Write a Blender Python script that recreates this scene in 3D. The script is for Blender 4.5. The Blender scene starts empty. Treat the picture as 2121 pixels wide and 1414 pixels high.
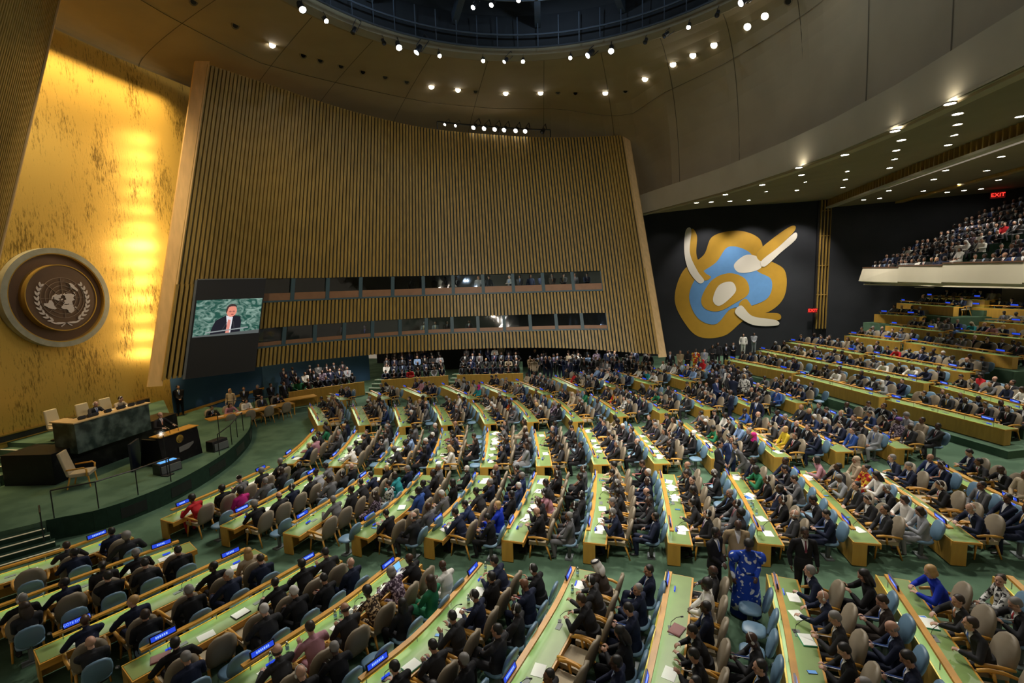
import bpy, bmesh, math, random
import numpy as np
from math import sin, cos, pi, radians, sqrt, atan2
from mathutils import Vector, Matrix, Euler
from mathutils.bvhtree import BVHTree
random.seed(7)
SC = bpy.context.scene
COL = SC.collection
# ------------------------------------------------------------------ materials
MATS = {}
def mat(name, col, rough=.6, metal=0., emit=None, es=0., var=0., scale=8., bump=0., bscale=40., spec=.5, stretch=None, trans=0., col2=None, sharp=None, detail=4.):
    if name in MATS: return MATS[name]
    m = bpy.data.materials.new(name); m.use_nodes = True
    nt = m.node_tree; b = nt.nodes['Principled BSDF']
    b.inputs['Base Color'].default_value = (*col, 1)
    b.inputs['Roughness'].default_value = rough
    b.inputs['Metallic'].default_value = metal
    b.inputs['Specular IOR Level'].default_value = spec
    if trans: b.inputs['Transmission Weight'].default_value = trans
    if emit:
        b.inputs['Emission Color'].default_value = (*emit, 1)
        b.inputs['Emission Strength'].default_value = es
    if var or bump or col2:
        tc = nt.nodes.new('ShaderNodeTexCoord'); mp = nt.nodes.new('ShaderNodeMapping')
        nt.links.new(tc.outputs['Object'], mp.inputs['Vector'])
        if stretch: mp.inputs['Scale'].default_value = stretch
    if var or col2:
        n = nt.nodes.new('ShaderNodeTexNoise'); n.inputs['Scale'].default_value = scale; n.inputs['Detail'].default_value = detail
        nt.links.new(mp.outputs['Vector'], n.inputs['Vector'])
        r = nt.nodes.new('ShaderNodeValToRGB'); nt.links.new(n.outputs['Fac'], r.inputs['Fac'])
        lo, hi = (sharp or (.3, .7))
        r.color_ramp.elements[0].position = lo; r.color_ramp.elements[1].position = hi
        c2 = col2 or tuple(min(1, c*(1+var)) for c in col)
        c1 = col if col2 else tuple(c*(1-var) for c in col)
        r.color_ramp.elements[0].color = (*c1, 1); r.color_ramp.elements[1].color = (*c2, 1)
        nt.links.new(r.outputs['Color'], b.inputs['Base Color'])
    if bump:
        n2 = nt.nodes.new('ShaderNodeTexNoise'); n2.inputs['Scale'].default_value = bscale; n2.inputs['Detail'].default_value = 5
        nt.links.new(mp.outputs['Vector'], n2.inputs['Vector'])
        bp = nt.nodes.new('ShaderNodeBump'); bp.inputs['Strength'].default_value = bump; bp.inputs['Distance'].default_value = .02
        nt.links.new(n2.outputs['Fac'], bp.inputs['Height']); nt.links.new(bp.outputs['Normal'], b.inputs['Normal'])
    MATS[name] = m
    return m
# ------------------------------------------------------------------ mesh builder
class MB:
    def __init__(s): s.v = []; s.f = []; s.m = []
    def quad(s, a, b, c, d, mi=0):
        n = len(s.v); s.v += [tuple(a), tuple(b), tuple(c), tuple(d)]; s.f.append((n, n+1, n+2, n+3)); s.m.append(mi)
    def poly(s, pts, mi=0):
        n = len(s.v); s.v += [tuple(p) for p in pts]; s.f.append(tuple(range(n, n+len(pts)))); s.m.append(mi)
    def hexa(s, p, mi=0):   # p: 8 points, bottom 4 then top 4 (same winding)
        n = len(s.v); s.v += [tuple(q) for q in p]
        for f in ((3,2,1,0),(4,5,6,7),(0,1,5,4),(1,2,6,5),(2,3,7,6),(3,0,4,7)):
            s.f.append(tuple(n+i for i in f)); s.m.append(mi)
    def box(s, x0, y0, z0, x1, y1, z1, mi=0):
        s.hexa([(x0,y0,z0),(x1,y0,z0),(x1,y1,z0),(x0,y1,z0),(x0,y0,z1),(x1,y0,z1),(x1,y1,z1),(x0,y1,z1)], mi)
    def obox(s, c, ax, ay, az, mi=0):  # centre and three half axes
        c = Vector(c); ax = Vector(ax); ay = Vector(ay); az = Vector(az)
        s.hexa([c-ax-ay-az, c+ax-ay-az, c+ax+ay-az, c-ax+ay-az, c-ax-ay+az, c+ax-ay+az, c+ax+ay+az, c-ax+ay+az], mi)
    def prism(s, pts, z0, z1, mi=0):
        n = len(s.v); k = len(pts)
        s.v += [(p[0], p[1], z0) for p in pts] + [(p[0], p[1], z1) for p in pts]
        s.f.append(tuple(n+i for i in reversed(range(k)))); s.m.append(mi)
        s.f.append(tuple(n+k+i for i in range(k))); s.m.append(mi)
        for i in range(k):
            j = (i+1) % k; s.f.append((n+i, n+j, n+k+j, n+k+i)); s.m.append(mi)
    def loft(s, rings, mi=0, closed=True, caps=True):
        k = len(rings[0]); n = len(s.v)
        for r in rings: s.v += [tuple(p) for p in r]
        for i in range(len(rings)-1):
            for j in range(k if closed else k-1):
                j2 = (j+1) % k
                s.f.append((n+i*k+j, n+i*k+j2, n+(i+1)*k+j2, n+(i+1)*k+j)); s.m.append(mi)
        if caps:
            s.f.append(tuple(n+j for j in reversed(range(k)))); s.m.append(mi)
            s.f.append(tuple(n+(len(rings)-1)*k+j for j in range(k))); s.m.append(mi)
    def tube(s, pts, r, seg=8, mi=0):
        pts = [Vector(p) for p in pts]; rings = []
        rr = r if isinstance(r, (list, tuple)) else [r]*len(pts)
        for i, p in enumerate(pts):
            d = (pts[min(i+1, len(pts)-1)]-pts[max(i-1, 0)]).normalized()
            a = d.cross(Vector((0,0,1)) if abs(d.z) < .95 else Vector((1,0,0))).normalized(); b = d.cross(a)
            rings.append([p+a*(rr[i]*cos(t*2*pi/seg))+b*(rr[i]*sin(t*2*pi/seg)) for t in range(seg)])
        s.loft(rings, mi)
    def ell(s, c, rx, ry, rz, mi=0, nu=12, nv=8, R=None):
        c = Vector(c); rings = []
        for i in range(nv+1):
            th = pi*(i+.0)/nv; th = min(max(th, .12), pi-.12)
            ring = []
            for j in range(nu):
                ph = 2*pi*j/nu; p = Vector((rx*sin(th)*cos(ph), ry*sin(th)*sin(ph), -rz*cos(th)))
                ring.append(c+(R @ p if R else p))
            rings.append(ring)
        s.loft(rings, mi)
    def mesh(s, name, mats, smooth=False, recalc=True):
        me = bpy.data.meshes.new(name); me.from_pydata(s.v, [], s.f)
        for m in mats: me.materials.append(m)
        if len(mats) > 1: me.polygons.foreach_set('material_index', s.m)
        if smooth: me.polygons.foreach_set('use_smooth', [True]*len(me.polygons))
        if recalc:
            bm = bmesh.new(); bm.from_mesh(me); bmesh.ops.recalc_face_normals(bm, faces=bm.faces); bm.to_mesh(me); bm.free()
        me.update(); return me
def link(name, me, parent=None, M=None, **props):
    o = bpy.data.objects.new(name, me); COL.objects.link(o)
    if parent is not None: o.parent = parent
    if M is not None: o.matrix_local = M
    for k, v in props.items(): o[k] = v
    return o
def obj(name, mb, mats, parent=None, smooth=False, M=None, bevel=0, **props):
    if not isinstance(mats, (list, tuple)): mats = [mats]
    o = link(name, mb.mesh(name, mats, smooth), parent, M, **props)
    if bevel:
        b = o.modifiers.new('Bevel', 'BEVEL'); b.width = bevel; b.segments = 2; b.limit_method = 'ANGLE'
    return o
def struct(name, mb, mats, smooth=False, label=None):
    o = obj(name, mb, mats, smooth=smooth); o['kind'] = 'structure'
    if label: o['label'] = label
    return o
def thing(name, label, cat, loc=(0,0,0), rz=0, group=None):
    o = bpy.data.objects.new(name, None); COL.objects.link(o); o.location = loc; o.rotation_euler = (0,0,rz)
    o['label'] = label; o['category'] = cat
    if group: o['group'] = group
    o.empty_display_size = .1
    return o
def tag(o, label, cat, group=None):
    o['label'] = label; o['category'] = cat
    if group: o['group'] = group
    return o
ORD = ['first','second','third','fourth','fifth','sixth','seventh','eighth','ninth','tenth','eleventh','twelfth','thirteenth','fourteenth','fifteenth','sixteenth','seventeenth','eighteenth','nineteenth','twentieth']
def interp(x, xs, ys): return float(np.interp(x, xs, ys))
# ------------------------------------------------------------------ camera (wide angle, from the upper booth)
F_PX, YAW, PITCH, ROLL, CZ = 1000., 10.47, 6.84, 1.7, 7.5
a_, p_, r_ = radians(YAW), radians(PITCH), radians(ROLL)
fw = Vector((-sin(a_)*cos(p_), cos(a_)*cos(p_), -sin(p_))); rt0 = Vector((cos(a_), sin(a_), 0)); up0 = rt0.cross(fw)
rt = rt0*cos(r_)-up0*sin(r_); up = rt0*sin(r_)+up0*cos(r_)
cd = bpy.data.cameras.new('camera'); cam = bpy.data.objects.new('camera', cd); COL.objects.link(cam)
cd.sensor_width = 36; cd.lens = F_PX/2121*36; cd.clip_start = .1; cd.clip_end = 400
Rm = Matrix((rt, up, -fw)).transposed().to_4x4(); Rm.translation = Vector((0,0,CZ)); cam.matrix_world = Rm
SC.camera = cam
def px(P):     # only used to decide which seats are inside the frame and how large they show
    v = Vector(P)-Vector((0,0,CZ)); z = v.dot(fw)
    if z < .5: return None
    return (1060.5+F_PX*v.dot(rt)/z, 707-F_PX*v.dot(up)/z, z)
# ------------------------------------------------------------------ palette
WOOD = mat('orange_oak', (.60,.30,.045), .38, var=.14, scale=3, stretch=(1,1,6))
WOOD2 = mat('oak_front', (.50,.29,.05), .42, var=.12, scale=2.2, stretch=(4,4,.6))
WOODB = mat('pale_oak_panel', (.66,.45,.21), .5, var=.1, scale=2, stretch=(3,3,.4))
DARKW = mat('dark_walnut', (.10,.05,.025), .4)
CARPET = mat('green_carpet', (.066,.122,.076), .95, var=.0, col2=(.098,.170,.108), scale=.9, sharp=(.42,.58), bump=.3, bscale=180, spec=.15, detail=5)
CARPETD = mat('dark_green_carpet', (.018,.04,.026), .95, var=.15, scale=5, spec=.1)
GREENTOP = mat('green_desk_leather', (.185,.27,.088), .36, var=.05, scale=3, spec=.45)
TRIMY = mat('yellow_trim', (.62,.42,.06), .4)
STRIP = mat('desk_light_strip', (.9,1,.8), .5, emit=(.82,1.,.80), es=9.5)
BLK = mat('black_plastic', (.012,.012,.014), .4)
GREY = mat('grey_plastic', (.12,.13,.13), .5)
STEEL = mat('steel', (.35,.36,.38), .3, metal=.9)
SIGNB = mat('blue_sign_screen', (.01,.03,.2), .4, emit=(.02,.07,.75), es=.75)
SIGNT = mat('sign_lettering', (.3,.4,.9), .4, emit=(.25,.42,1.), es=1.0)
PAPER = mat('white_paper', (.78,.78,.74), .8)
TAN = mat('tan_upholstery', (.40,.33,.215), .75, var=.06, scale=6, bump=.1, bscale=200)
TANB = mat('tan_shell', (.26,.215,.15), .55, var=.05, scale=4)
BLUEC = mat('blue_vinyl', (.135,.235,.335), .42, var=.04, scale=4)
GREYM = mat('grey_metal', (.16,.18,.19), .45, metal=.4)
TEAL = mat('dark_teal_backing', (.018,.038,.042), .8)
TEALM = mat('teal_metal', (.05,.10,.12), .5)
SLAT = mat('gilded_slat', (.38,.24,.055), .42, var=.22, scale=3, stretch=(3,3,.25), spec=.35)
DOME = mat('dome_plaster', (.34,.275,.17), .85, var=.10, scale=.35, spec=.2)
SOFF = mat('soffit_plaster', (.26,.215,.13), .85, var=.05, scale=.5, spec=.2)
CREAM = mat('cream_plaster', (.50,.46,.34), .7, var=.03, scale=1)
NAVYW = mat('dark_slate_wall', (.022,.024,.028), .75, var=.12, scale=.6, spec=.2)
BLUEW = mat('blue_wall', (.06,.14,.27), .8, var=.05, scale=1, spec=.2)
LAMP = mat('lamp_glass', (1,1,1), .5, emit=(1,.95,.85), es=28)
LAMPW = mat('warm_lamp_glass', (1,1,1), .5, emit=(1,.78,.42), es=60)
REDX = mat('exit_red', (.3,.01,.01), .5, emit=(1,.03,.02), es=2.5)
STEPW = mat('step_nosing', (.72,.70,.55), .5)
GLASS = mat('booth_glass', (.8,.9,.9), .04, trans=1., spec=.5)
# ------------------------------------------------------------------ floor
GY = [0,5,7.2,9,10.7,12.4,14,16.2,18,20,22,25,27.7,32,38,45]; GG = [-5,-2.2,-1.3,-.75,-.4,-.15,0,.05,-.05,-.4,-.9,-1.8,-2.9,-4.6,-6.5,-8]
def gshift(y): return interp(y, GY, GG)
def floor_z(x, y): return .055*min(max(x-gshift(y), 0), 12)
mb = MB()
us = [-26,-20,-14,-8,-4,-2,0,2,4,6,8,10,12,14,18,24,32]; ys = [-4,0,3]+[5+i*1.25 for i in range(35)]
grid = [[(u+gshift(y), y, .055*min(max(u,0),12)) for u in us] for y in ys]
for i in range(len(ys)-1):
    for j in range(len(us)-1): mb.quad(grid[i][j], grid[i][j+1], grid[i+1][j+1], grid[i+1][j])
struct('floor', mb, CARPET)
# ------------------------------------------------------------------ stage
SZ = .68
edge = [(-17.3,10.2),(-16.85,11.3),(-16.0,12.0),(-15.55,12.95),(-15.35,14.2),(-15.45,15.6),(-15.8,17.3),(-16.4,18.9),(-17.2,20.5),(-18.2,21.9),(-19.4,23.3),(-20.8,24.2),(-22.0,24.5)]
e2 = []
for i in range(len(edge)-1):
    for k in range(3):
        t = k/3; p0 = edge[max(i-1,0)]; p1 = edge[i]; p2 = edge[i+1]; p3 = edge[min(i+2,len(edge)-1)]
        e2.append(tuple(.5*((2*p1[a])+(-p0[a]+p2[a])*t+(2*p0[a]-5*p1[a]+4*p2[a]-p3[a])*t*t+(-p0[a]+3*p1[a]-3*p2[a]+p3[a])*t**3) for a in (0,1)))
e2.append(edge[-1]); e2 = e2[3:]
mb = MB(); pts = [(-24.5,4.0),(-20.3,4.0),(-18.3,9.6),(-17.05,11.0)]+e2+[(-24.5,24.6)]
mb.prism(pts, 0, SZ)
st = struct('floor', mb, CARPET)
# stage front face panels (dark inset grilles)
mb = MB(); mb2 = MB()
for i in range(len(e2)-1):
    a, b = Vector((*e2[i],0)), Vector((*e2[i+1],0)); d = (b-a).normalized(); n = Vector((d.y,-d.x,0))
    mb.hexa([a+n*.0,b+n*.0,b+n*.02,a+n*.02]+[q+Vector((0,0,SZ+.005)) for q in (a,b,b+n*.02,a+n*.02)])
    if i % 4 in (1,2) and 4 < i < 27:
        mb2.hexa([q+Vector((0,0,.14)) for q in (a+n*.02,b+n*.02,b+n*.03,a+n*.03)]+[q+Vector((0,0,.50)) for q in (a+n*.02,b+n*.02,b+n*.03,a+n*.03)])
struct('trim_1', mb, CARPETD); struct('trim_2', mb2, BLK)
# steps at the left end of the stage
mb = MB(); mb2 = MB()
for k in range(4):
    o = .3*(k); z = SZ*(4-k)/5
    A = Vector((-16.85+o*.95,11.25-o*.3,0)); B = Vector((-18.1+o*.95,9.6-o*.4,0)); C_ = Vector((-19.6+o*.9,6.4-o*.4,0))
    for p, q in ((A,B),(B,C_)):
        d = (q-p).normalized(); n = Vector((d.y,-d.x,0)); n = -n if n.x < 0 else n
        w = n*.34
        mb.hexa([p,q,q+w,p+w]+[v+Vector((0,0,z)) for v in (p,q,q+w,p+w)])
        mb2.hexa([v+Vector((0,0,z)) for v in (p+w*.82,q+w*.82,q+w*1.02,p+w*1.02)]+[v+Vector((0,0,z+.012)) for v in (p+w*.82,q+w*.82,q+w*1.02,p+w*1.02)])
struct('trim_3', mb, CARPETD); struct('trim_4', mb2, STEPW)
# upper dais platform and its steps
DZ = 1.63; PT = 1.84
mb = MB(); mb.prism([(-24.5,14.65),(-21.7,14.65),(-20.6,14.9),(-20.3,19.2),(-23.1,21.6),(-24.5,21.6)], SZ, PT-.005)
struct('floor', mb, CARPET)
mb = MB(); mb2 = MB()
for k in range(5):
    z = SZ+(PT-SZ)*(5-k)/6; y = 14.66-.34*k; x1 = -21.65
    mb.box(-24.4,y-.35,SZ,x1,y+.02,z); mb2.box(-24.4,y-.35,z,x1,y-.28,z+.015)
struct('trim_5', mb, CARPET); struct('trim_6', mb2, STEPW)
BMARB = mat('black_marble', (.007,.007,.008), .38, var=.0, col2=(.022,.024,.022), scale=2.5, sharp=(.55,.75), spec=.25)
GMARB = mat('green_marble', (.025,.042,.036), .3, col2=(.12,.16,.135), scale=2.6, sharp=(.42,.66), spec=.5, detail=8)
# black plinth
mb = MB()
mb.prism([(-21.5,13.3),(-19.65,13.62),(-19.72,14.2),(-19.75,17.2),(-19.95,19.25),(-20.9,19.25),(-20.9,14.6),(-21.7,14.6)], SZ, PT)
tag(obj('marble_plinth', mb, BMARB, bevel=.01), 'long black marble plinth under the green marble bench', 'plinth')
# green marble bench
t = thing('marble_bench', 'high green marble bench on the black plinth facing the hall', 'bench', (-19.2,16,DZ))
mb = MB()
for q in (((-20.45,14.36),(-19.32,14.28)),((-19.32,14.28),(-19.38,17.35)),):
    a = Vector((*q[0],0)); b = Vector((*q[1],0)); d = (b-a).normalized(); n = Vector((d.y,-d.x,0))*-.12
    mb.hexa([a,b,b+n,a+n]+[v+Vector((0,0,1.15)) for v in (a,b,b+n,a+n)])
mb.hexa([Vector(p) for p in ((-20.3,17.25,.25),(-19.38,17.25,0),(-19.38,17.37,0),(-20.3,17.37,.25))]+[Vector(p) for p in ((-20.3,17.25,1.15),(-19.38,17.25,1.15),(-19.38,17.37,1.15),(-20.3,17.37,1.15))])
T0 = Matrix.Translation((19.2,-16,0))
obj('front_panel', mb, GMARB, t, M=T0)
mb = MB(); mb.prism([(-20.5,14.3),(-19.27,14.22),(-19.33,17.45),(-20.05,17.5),(-20.0,14.8),(-20.5,14.85)], 1.15, 1.20)
obj('desktop', mb, mat('pale_maple', (.62,.44,.22), .4, var=.08, scale=3), t, M=T0, bevel=.008)
# ------------------------------------------------------------------ gold wall
gm = bpy.data.materials.new('gold_leaf'); gm.use_nodes = True; nt = gm.node_tree; b = nt.nodes['Principled BSDF']
def N(tp, **k):
    n = nt.nodes.new(tp)
    for a, v in k.items():
        if a in n.inputs: n.inputs[a].default_value = v
        else: setattr(n, a, v)
    return n
tc = N('ShaderNodeTexCoord'); mp = N('ShaderNodeMapping'); mp.inputs['Scale'].default_value = (1,3.2,.55); nt.links.new(tc.outputs['Object'], mp.inputs['Vector'])
n1 = N('ShaderNodeTexNoise', Scale=5.5, Detail=9., Roughness=.72); nt.links.new(mp.outputs['Vector'], n1.inputs['Vector'])
mp2 = N('ShaderNodeMapping'); mp2.inputs['Scale'].default_value = (1,.55,.22); nt.links.new(tc.outputs['Object'], mp2.inputs['Vector'])
n2 = N('ShaderNodeTexNoise', Scale=1.6, Detail=3.); nt.links.new(mp2.outputs['Vector'], n2.inputs['Vector'])
ad = N('ShaderNodeMath', operation='MULTIPLY_ADD'); nt.links.new(n2.outputs['Fac'], ad.inputs[0]); ad.inputs[1].default_value = .55; nt.links.new(n1.outputs['Fac'], ad.inputs[2])
cr = N('ShaderNodeValToRGB'); nt.links.new(ad.outputs[0], cr.inputs['Fac'])
cr.color_ramp.elements[0].position = .60; cr.color_ramp.elements[0].color = (.20,.125,.02,1)
cr.color_ramp.elements[1].position = .74; cr.color_ramp.elements[1].color = (.72,.47,.10,1)
nt.links.new(cr.outputs['Color'], b.inputs['Base Color']); b.inputs['Metallic'].default_value = .62; b.inputs['Roughness'].default_value = .33
bp = N('ShaderNodeBump', Strength=.35, Distance=.02); nt.links.new(n1.outputs['Fac'], bp.inputs['Height']); nt.links.new(bp.outputs['Normal'], b.inputs['Normal'])
GX = -23.2
mb = MB(); mb.box(GX-.3,6,0,GX,22.2,3.5); mb.box(GX-.3,6,3.5,GX,27.6,19.8); struct('wall_left', mb, gm)
# blue wall beyond the stage and backstage wall under the booths
mb = MB()
for (x0,y0),(x1,y1) in zip([(-23.5,22.1),(-23.5,26),(-23.3,29.6),(-21.4,33.0)],[(-23.5,26),(-23.3,29.6),(-21.4,33.0),(-18.6,36.2)]):
    mb.hexa([(x0,y0,0),(x1,y1,0),(x1-.2,y1+.2,0),(x0-.2,y0+.2,0),(x0,y0,3.9),(x1,y1,3.9),(x1-.2,y1+.2,3.9),(x0-.2,y0+.2,3.9)])
struct('wall_blue', mb, BLUEW)
mb = MB()
for (x0,y0),(x1,y1) in zip([(-23.4,22.3),(-23.4,26)],[(-23.4,26),(-23.2,29.5)]):
    mb.hexa([(x0,y0,SZ),(x1,y1,SZ),(x1+.04,y1-.02,SZ),(x0+.04,y0-.02,SZ),(x0,y0,SZ+.14),(x1,y1,SZ+.14),(x1+.04,y1-.02,SZ+.14),(x0+.04,y0-.02,SZ+.14)])
struct('baseboard_left', mb, WOOD)
# wood rail along the gold wall on the dais
t = thing('wall_rail', 'brass handrail with dark band along the foot of the gold wall', 'rail', (GX+.1,16,PT))
mb = MB(); mb.box(-.06,-3.2,.30,.03,4.8,.36); mb.box(-.06,-3.2,.02,.03,4.8,.06); obj('rail', mb, mat('brass', (.55,.33,.08), .3, metal=.8), t)
mb = MB(); mb.box(-.06,-3.2,.06,0,4.8,.30); obj('panel', mb, BLK, t)
# ------------------------------------------------------------------ booth wall (leaning outward, slatted)
Bp = [(-21.36,19.98,3.2),(-19.36,24.28,3.2),(-18.26,25.79,3.2),(-15.48,28.34,3.2),(-11.23,30.85,3.2),(-5.31,31.97,3.2),(-1.30,32.4,3.05),(1.95,31.7,2.9),(3.55,30.9,2.9)]
Tp = [(-19.6,23.0,19.0),(-17.6,26.1,18.75),(-16.8,27.4,18.65),(-14.9,30.2,18.5),(-11.8,33.7,18.4),(-6.85,36.7,18.35),(-3.1,38.1,18.3),(.16,38.7,18.3),(1.8,38.9,18.3)]
cum = [0]
for a, b_ in zip(Bp, Bp[1:]): cum.append(cum[-1]+(Vector(b_)-Vector(a)).length)
LW = cum[-1]
def _sm(tab, s):
    out = []
    for k in range(3):
        ys_ = [p[k] for p in tab]
        i = min(max(int(np.searchsorted(cum, s)-1), 0), len(cum)-2)
        h = cum[i+1]-cum[i]; t_ = (s-cum[i])/h
        def m(j):
            if j <= 0: return (ys_[1]-ys_[0])/(cum[1]-cum[0])
            if j >= len(cum)-1: return (ys_[-1]-ys_[-2])/(cum[-1]-cum[-2])
            return (ys_[j+1]-ys_[j-1])/(cum[j+1]-cum[j-1])
        m0, m1 = m(i)*h, m(i+1)*h
        out.append((2*t_**3-3*t_**2+1)*ys_[i]+(t_**3-2*t_**2+t_)*m0+(-2*t_**3+3*t_**2)*ys_[i+1]+(t_**3-t_**2)*m1)
    return Vector(out)
def W(s, z):
    B = _sm(Bp, s); T_ = _sm(Tp, s); f = (z-B.z)/(T_.z-B.z); return B+(T_-B)*f
def WT(s): return _sm(Tp, s).z
def WB(s): return _sm(Bp, s).z
def Wn(s):  # inward horizontal normal
    d = (W(min(s+.2, LW), 8)-W(max(s-.2, 0), 8)); d.z = 0; d.normalize(); return Vector((d.y,-d.x,0))
# where the window bays start and stop, in metres along the wall
S0, S1 = 4.2, 28.6
def zone(z):   # right limit of the bays moves right going down
    return interp(z, [3.2,5.4,8.2], [LW-2.9, LW-3.0, LW-3.15])
PITCHW = .232; NS = int(LW/PITCHW)
mb = MB()
def slat(s, z0, z1, w=.068, dep=.15, off=0.0):
    n = Wn(s); d = Vector((-n.y, n.x, 0))
    k = 3 if z1-z0 > 4 else 1
    for j in range(k):
        za, zb = z0+(z1-z0)*j/k, z0+(z1-z0)*(j+1)/k
        a, b2 = W(s, za)+n*off, W(s, zb)+n*off
        mb.hexa([a-d*w, a+d*w, a+d*w+n*dep, a-d*w+n*dep, b2-d*w, b2+d*w, b2+d*w+n*dep, b2-d*w+n*dep])
for i in range(NS+1):
    s = i*PITCHW*(LW/(NS*PITCHW)); zt = WT(s)
    if S0 < s < zone(6):
        slat(s, 8.2, zt); slat(s, 5.37, 6.88, off=.04); slat(s, WB(s), 4.30, off=.08)
    elif s <= S0:
        slat(s, 7.9, zt)
        if s < 1.8: slat(s, 3.3 if s < .9 else 5.2, 7.95, off=.1)
    else:
        slat(s, 8.2, zt); slat(s, 5.2, 8.25, off=.07); slat(s, WB(s), 5.25, off=.14)
struct('wall_far', mb, SLAT, label='curved wall of upright gilded slats leaning outward')
mb = MB()   # backing behind the slats
def band(z0f, z1f, sa, sb, off, m=mb, thick=.12, mi=0):
    n = 34
    for i in range(n):
        s0 = sa+(sb-sa)*i/n; s1 = sa+(sb-sa)*(i+1)/n
        n0, n1 = Wn(s0), Wn(s1)
        a, b2 = W(s0, z0f(s0))+n0*off, W(s1, z0f(s1))+n1*off; c, d = W(s1, z1f(s1))+n1*off, W(s0, z1f(s0))+n0*off
        m.hexa([a, b2, b2-n1*thick, a-n0*thick, d, c, c-n1*thick, d-n0*thick], mi)
band(lambda s: 8.15, WT, 0, LW, 0)
band(lambda s: 5.32, lambda s: 6.86, S0, LW-2.95, .03); band(WB, lambda s: 4.28, S0, LW-2.95, .07)
band(WB, lambda s: 8.2, LW-3.0, LW, .05); band(lambda s: 3.35, lambda s: 8.2, 0, S0, -.05)
struct('wall_backing', mb, TEAL)
# end panels of the booth wall
mb = MB()
def endpanel(s, v, zb):
    a = W(s, zb); t_ = W(s, WT(s)+.15); v = Vector(v); n = Wn(s)*.2
    mb.hexa([a+n, a+v+n*.2, a+v-n*.6, a-n*.6, t_+n, t_+v+n*.2, t_+v-n*.6, t_-n*.6])
endpanel(0, (-.50,-.28,0), 3.0); endpanel(LW, (.45,.1,0), 2.7)
struct('trim_7', mb, WOODB)
# window rows: sill, mullions, glass, dark room behind
def window_row(idx, zs, zt, sill_h, off, nb):
    root = thing('window_%d' % idx, 'row of booth windows', 'window'); del root['category']; del root['label']; root['kind'] = 'structure'
    z1 = LW-3.0; m = MB(); band(lambda s: zs-.10, lambda s: zs+.0, S0, z1, off+.2, m, .3); obj('frame', m, TEALM, root)
    m = MB(); band(lambda s: zs, lambda s: zs+sill_h, S0, z1, off+.10, m, .06); obj('sill', m, mat('sill_wood', (.30,.15,.07), .5, var=.1, scale=2), root)
    m = MB(); band(lambda s: zs+sill_h, lambda s: zt, S0, z1, off+.02, m, .015); obj('pane', m, GLASS, root)
    for i in range(nb+1):
        s = S0+.05+(z1-S0-.1)*i/nb; n = Wn(s); d = Vector((-n.y,n.x,0)); m = MB()
        a, b2 = W(s, zs), W(s, zt); w = .11
        m.hexa([a-d*w, a+d*w, a+d*w+n*(off+.16), a-d*w+n*(off+.16), b2-d*w, b2+d*w, b2+d*w+n*(off+.16), b2-d*w+n*(off+.16)])
        obj('mullion', m, TEALM, root)
    m = MB()
    for i in range(30):   # booth floor, ceiling and rear wall
        s0 = S0+(z1-S0)*i/30; s1 = S0+(z1-S0)*(i+1)/30; n0, n1 = Wn(s0)*-2.6, Wn(s1)*-2.6
        a, b2 = W(s0, zs-.05), W(s1, zs-.05); c, d = W(s1, zt+.05), W(s0, zt+.05)
        m.quad(a, b2, b2+n1, a+n0); m.quad(d, c, c+n1, d+n0); m.quad(a+n0, b2+n1, c+n1, d+n0, 1)
    o = obj('booth_room', m, [mat('booth_dark', (.015,.015,.016), .9), mat('booth_rear', (.05,.05,.042), .9)], root)
    # booth rear wall lights (dim lamps in some of the bays)
    return root
window_row(1, 6.93, 8.18, .42, 0, 11); window_row(2, 4.35, 5.36, .22, .03, 13)
# ------------------------------------------------------------------ dome, ring, soffits
RC = Vector((-1.9,16.7,0)); RR = 12.05; RZ = 19.9
def base_pt(th):
    """outer lower edge of the dome in direction th from the ring centre: (x, y, z)"""
    d = degs = math.degrees(th) % 360
    tab = [(-90,-1.9,-4,17.5),(-60,5,-1.5,15.5),(-35,9.5,8,13.0),(-10,10.8,14.5,12.75),(10,10.6,19,12.75),(35,9.5,25.7,12.75),(52,7.7,31.0,12.75),(68,4.9,36.2,12.75),(76,3.0,43.0,13.2),(83,.6,43.6,15.5),(92,-3.2,42.3,18.7),(105,-8.6,40.8,18.9),(120,-14.2,37.4,19.0),(140,-19.2,31.6,19.05),(158,-22.4,28.0,19.05),(172,-23.1,21.5,19.0),(188,-23.1,14,19.0),(205,-23.1,8,19.0),(235,-16,-3,18.3),(270,-1.9,-4,17.5)]
    if d > 270: d -= 360
    return Vector([interp(d, [t[0] for t in tab], [t[k] for t in tab]) for k in (1,2,3)])
NTH, NR = 96, 14
mb = MB(); rows = []
for i in range(NTH):
    th = 2*pi*i/NTH-pi/2; B = base_pt(th); A = Vector((RC.x+RR*cos(th), RC.y+RR*sin(th), RZ)); row = []
    for j in range(NR+1):
        t = j/NR; hz = sin(t*pi/2)**1.0; vz = 1-cos(t*pi/2)
        row.append((A.x+(B.x-A.x)*hz, A.y+(B.y-A.y)*hz, A.z+(B.z-A.z)*vz))
    rows.append(row)
for i in range(NTH):
    a, b = rows[i], rows[(i+1) % NTH]
    for j in range(NR): mb.quad(a[j], a[j+1], b[j+1], b[j])
struct('ceiling', mb, DOME, smooth=True)
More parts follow.
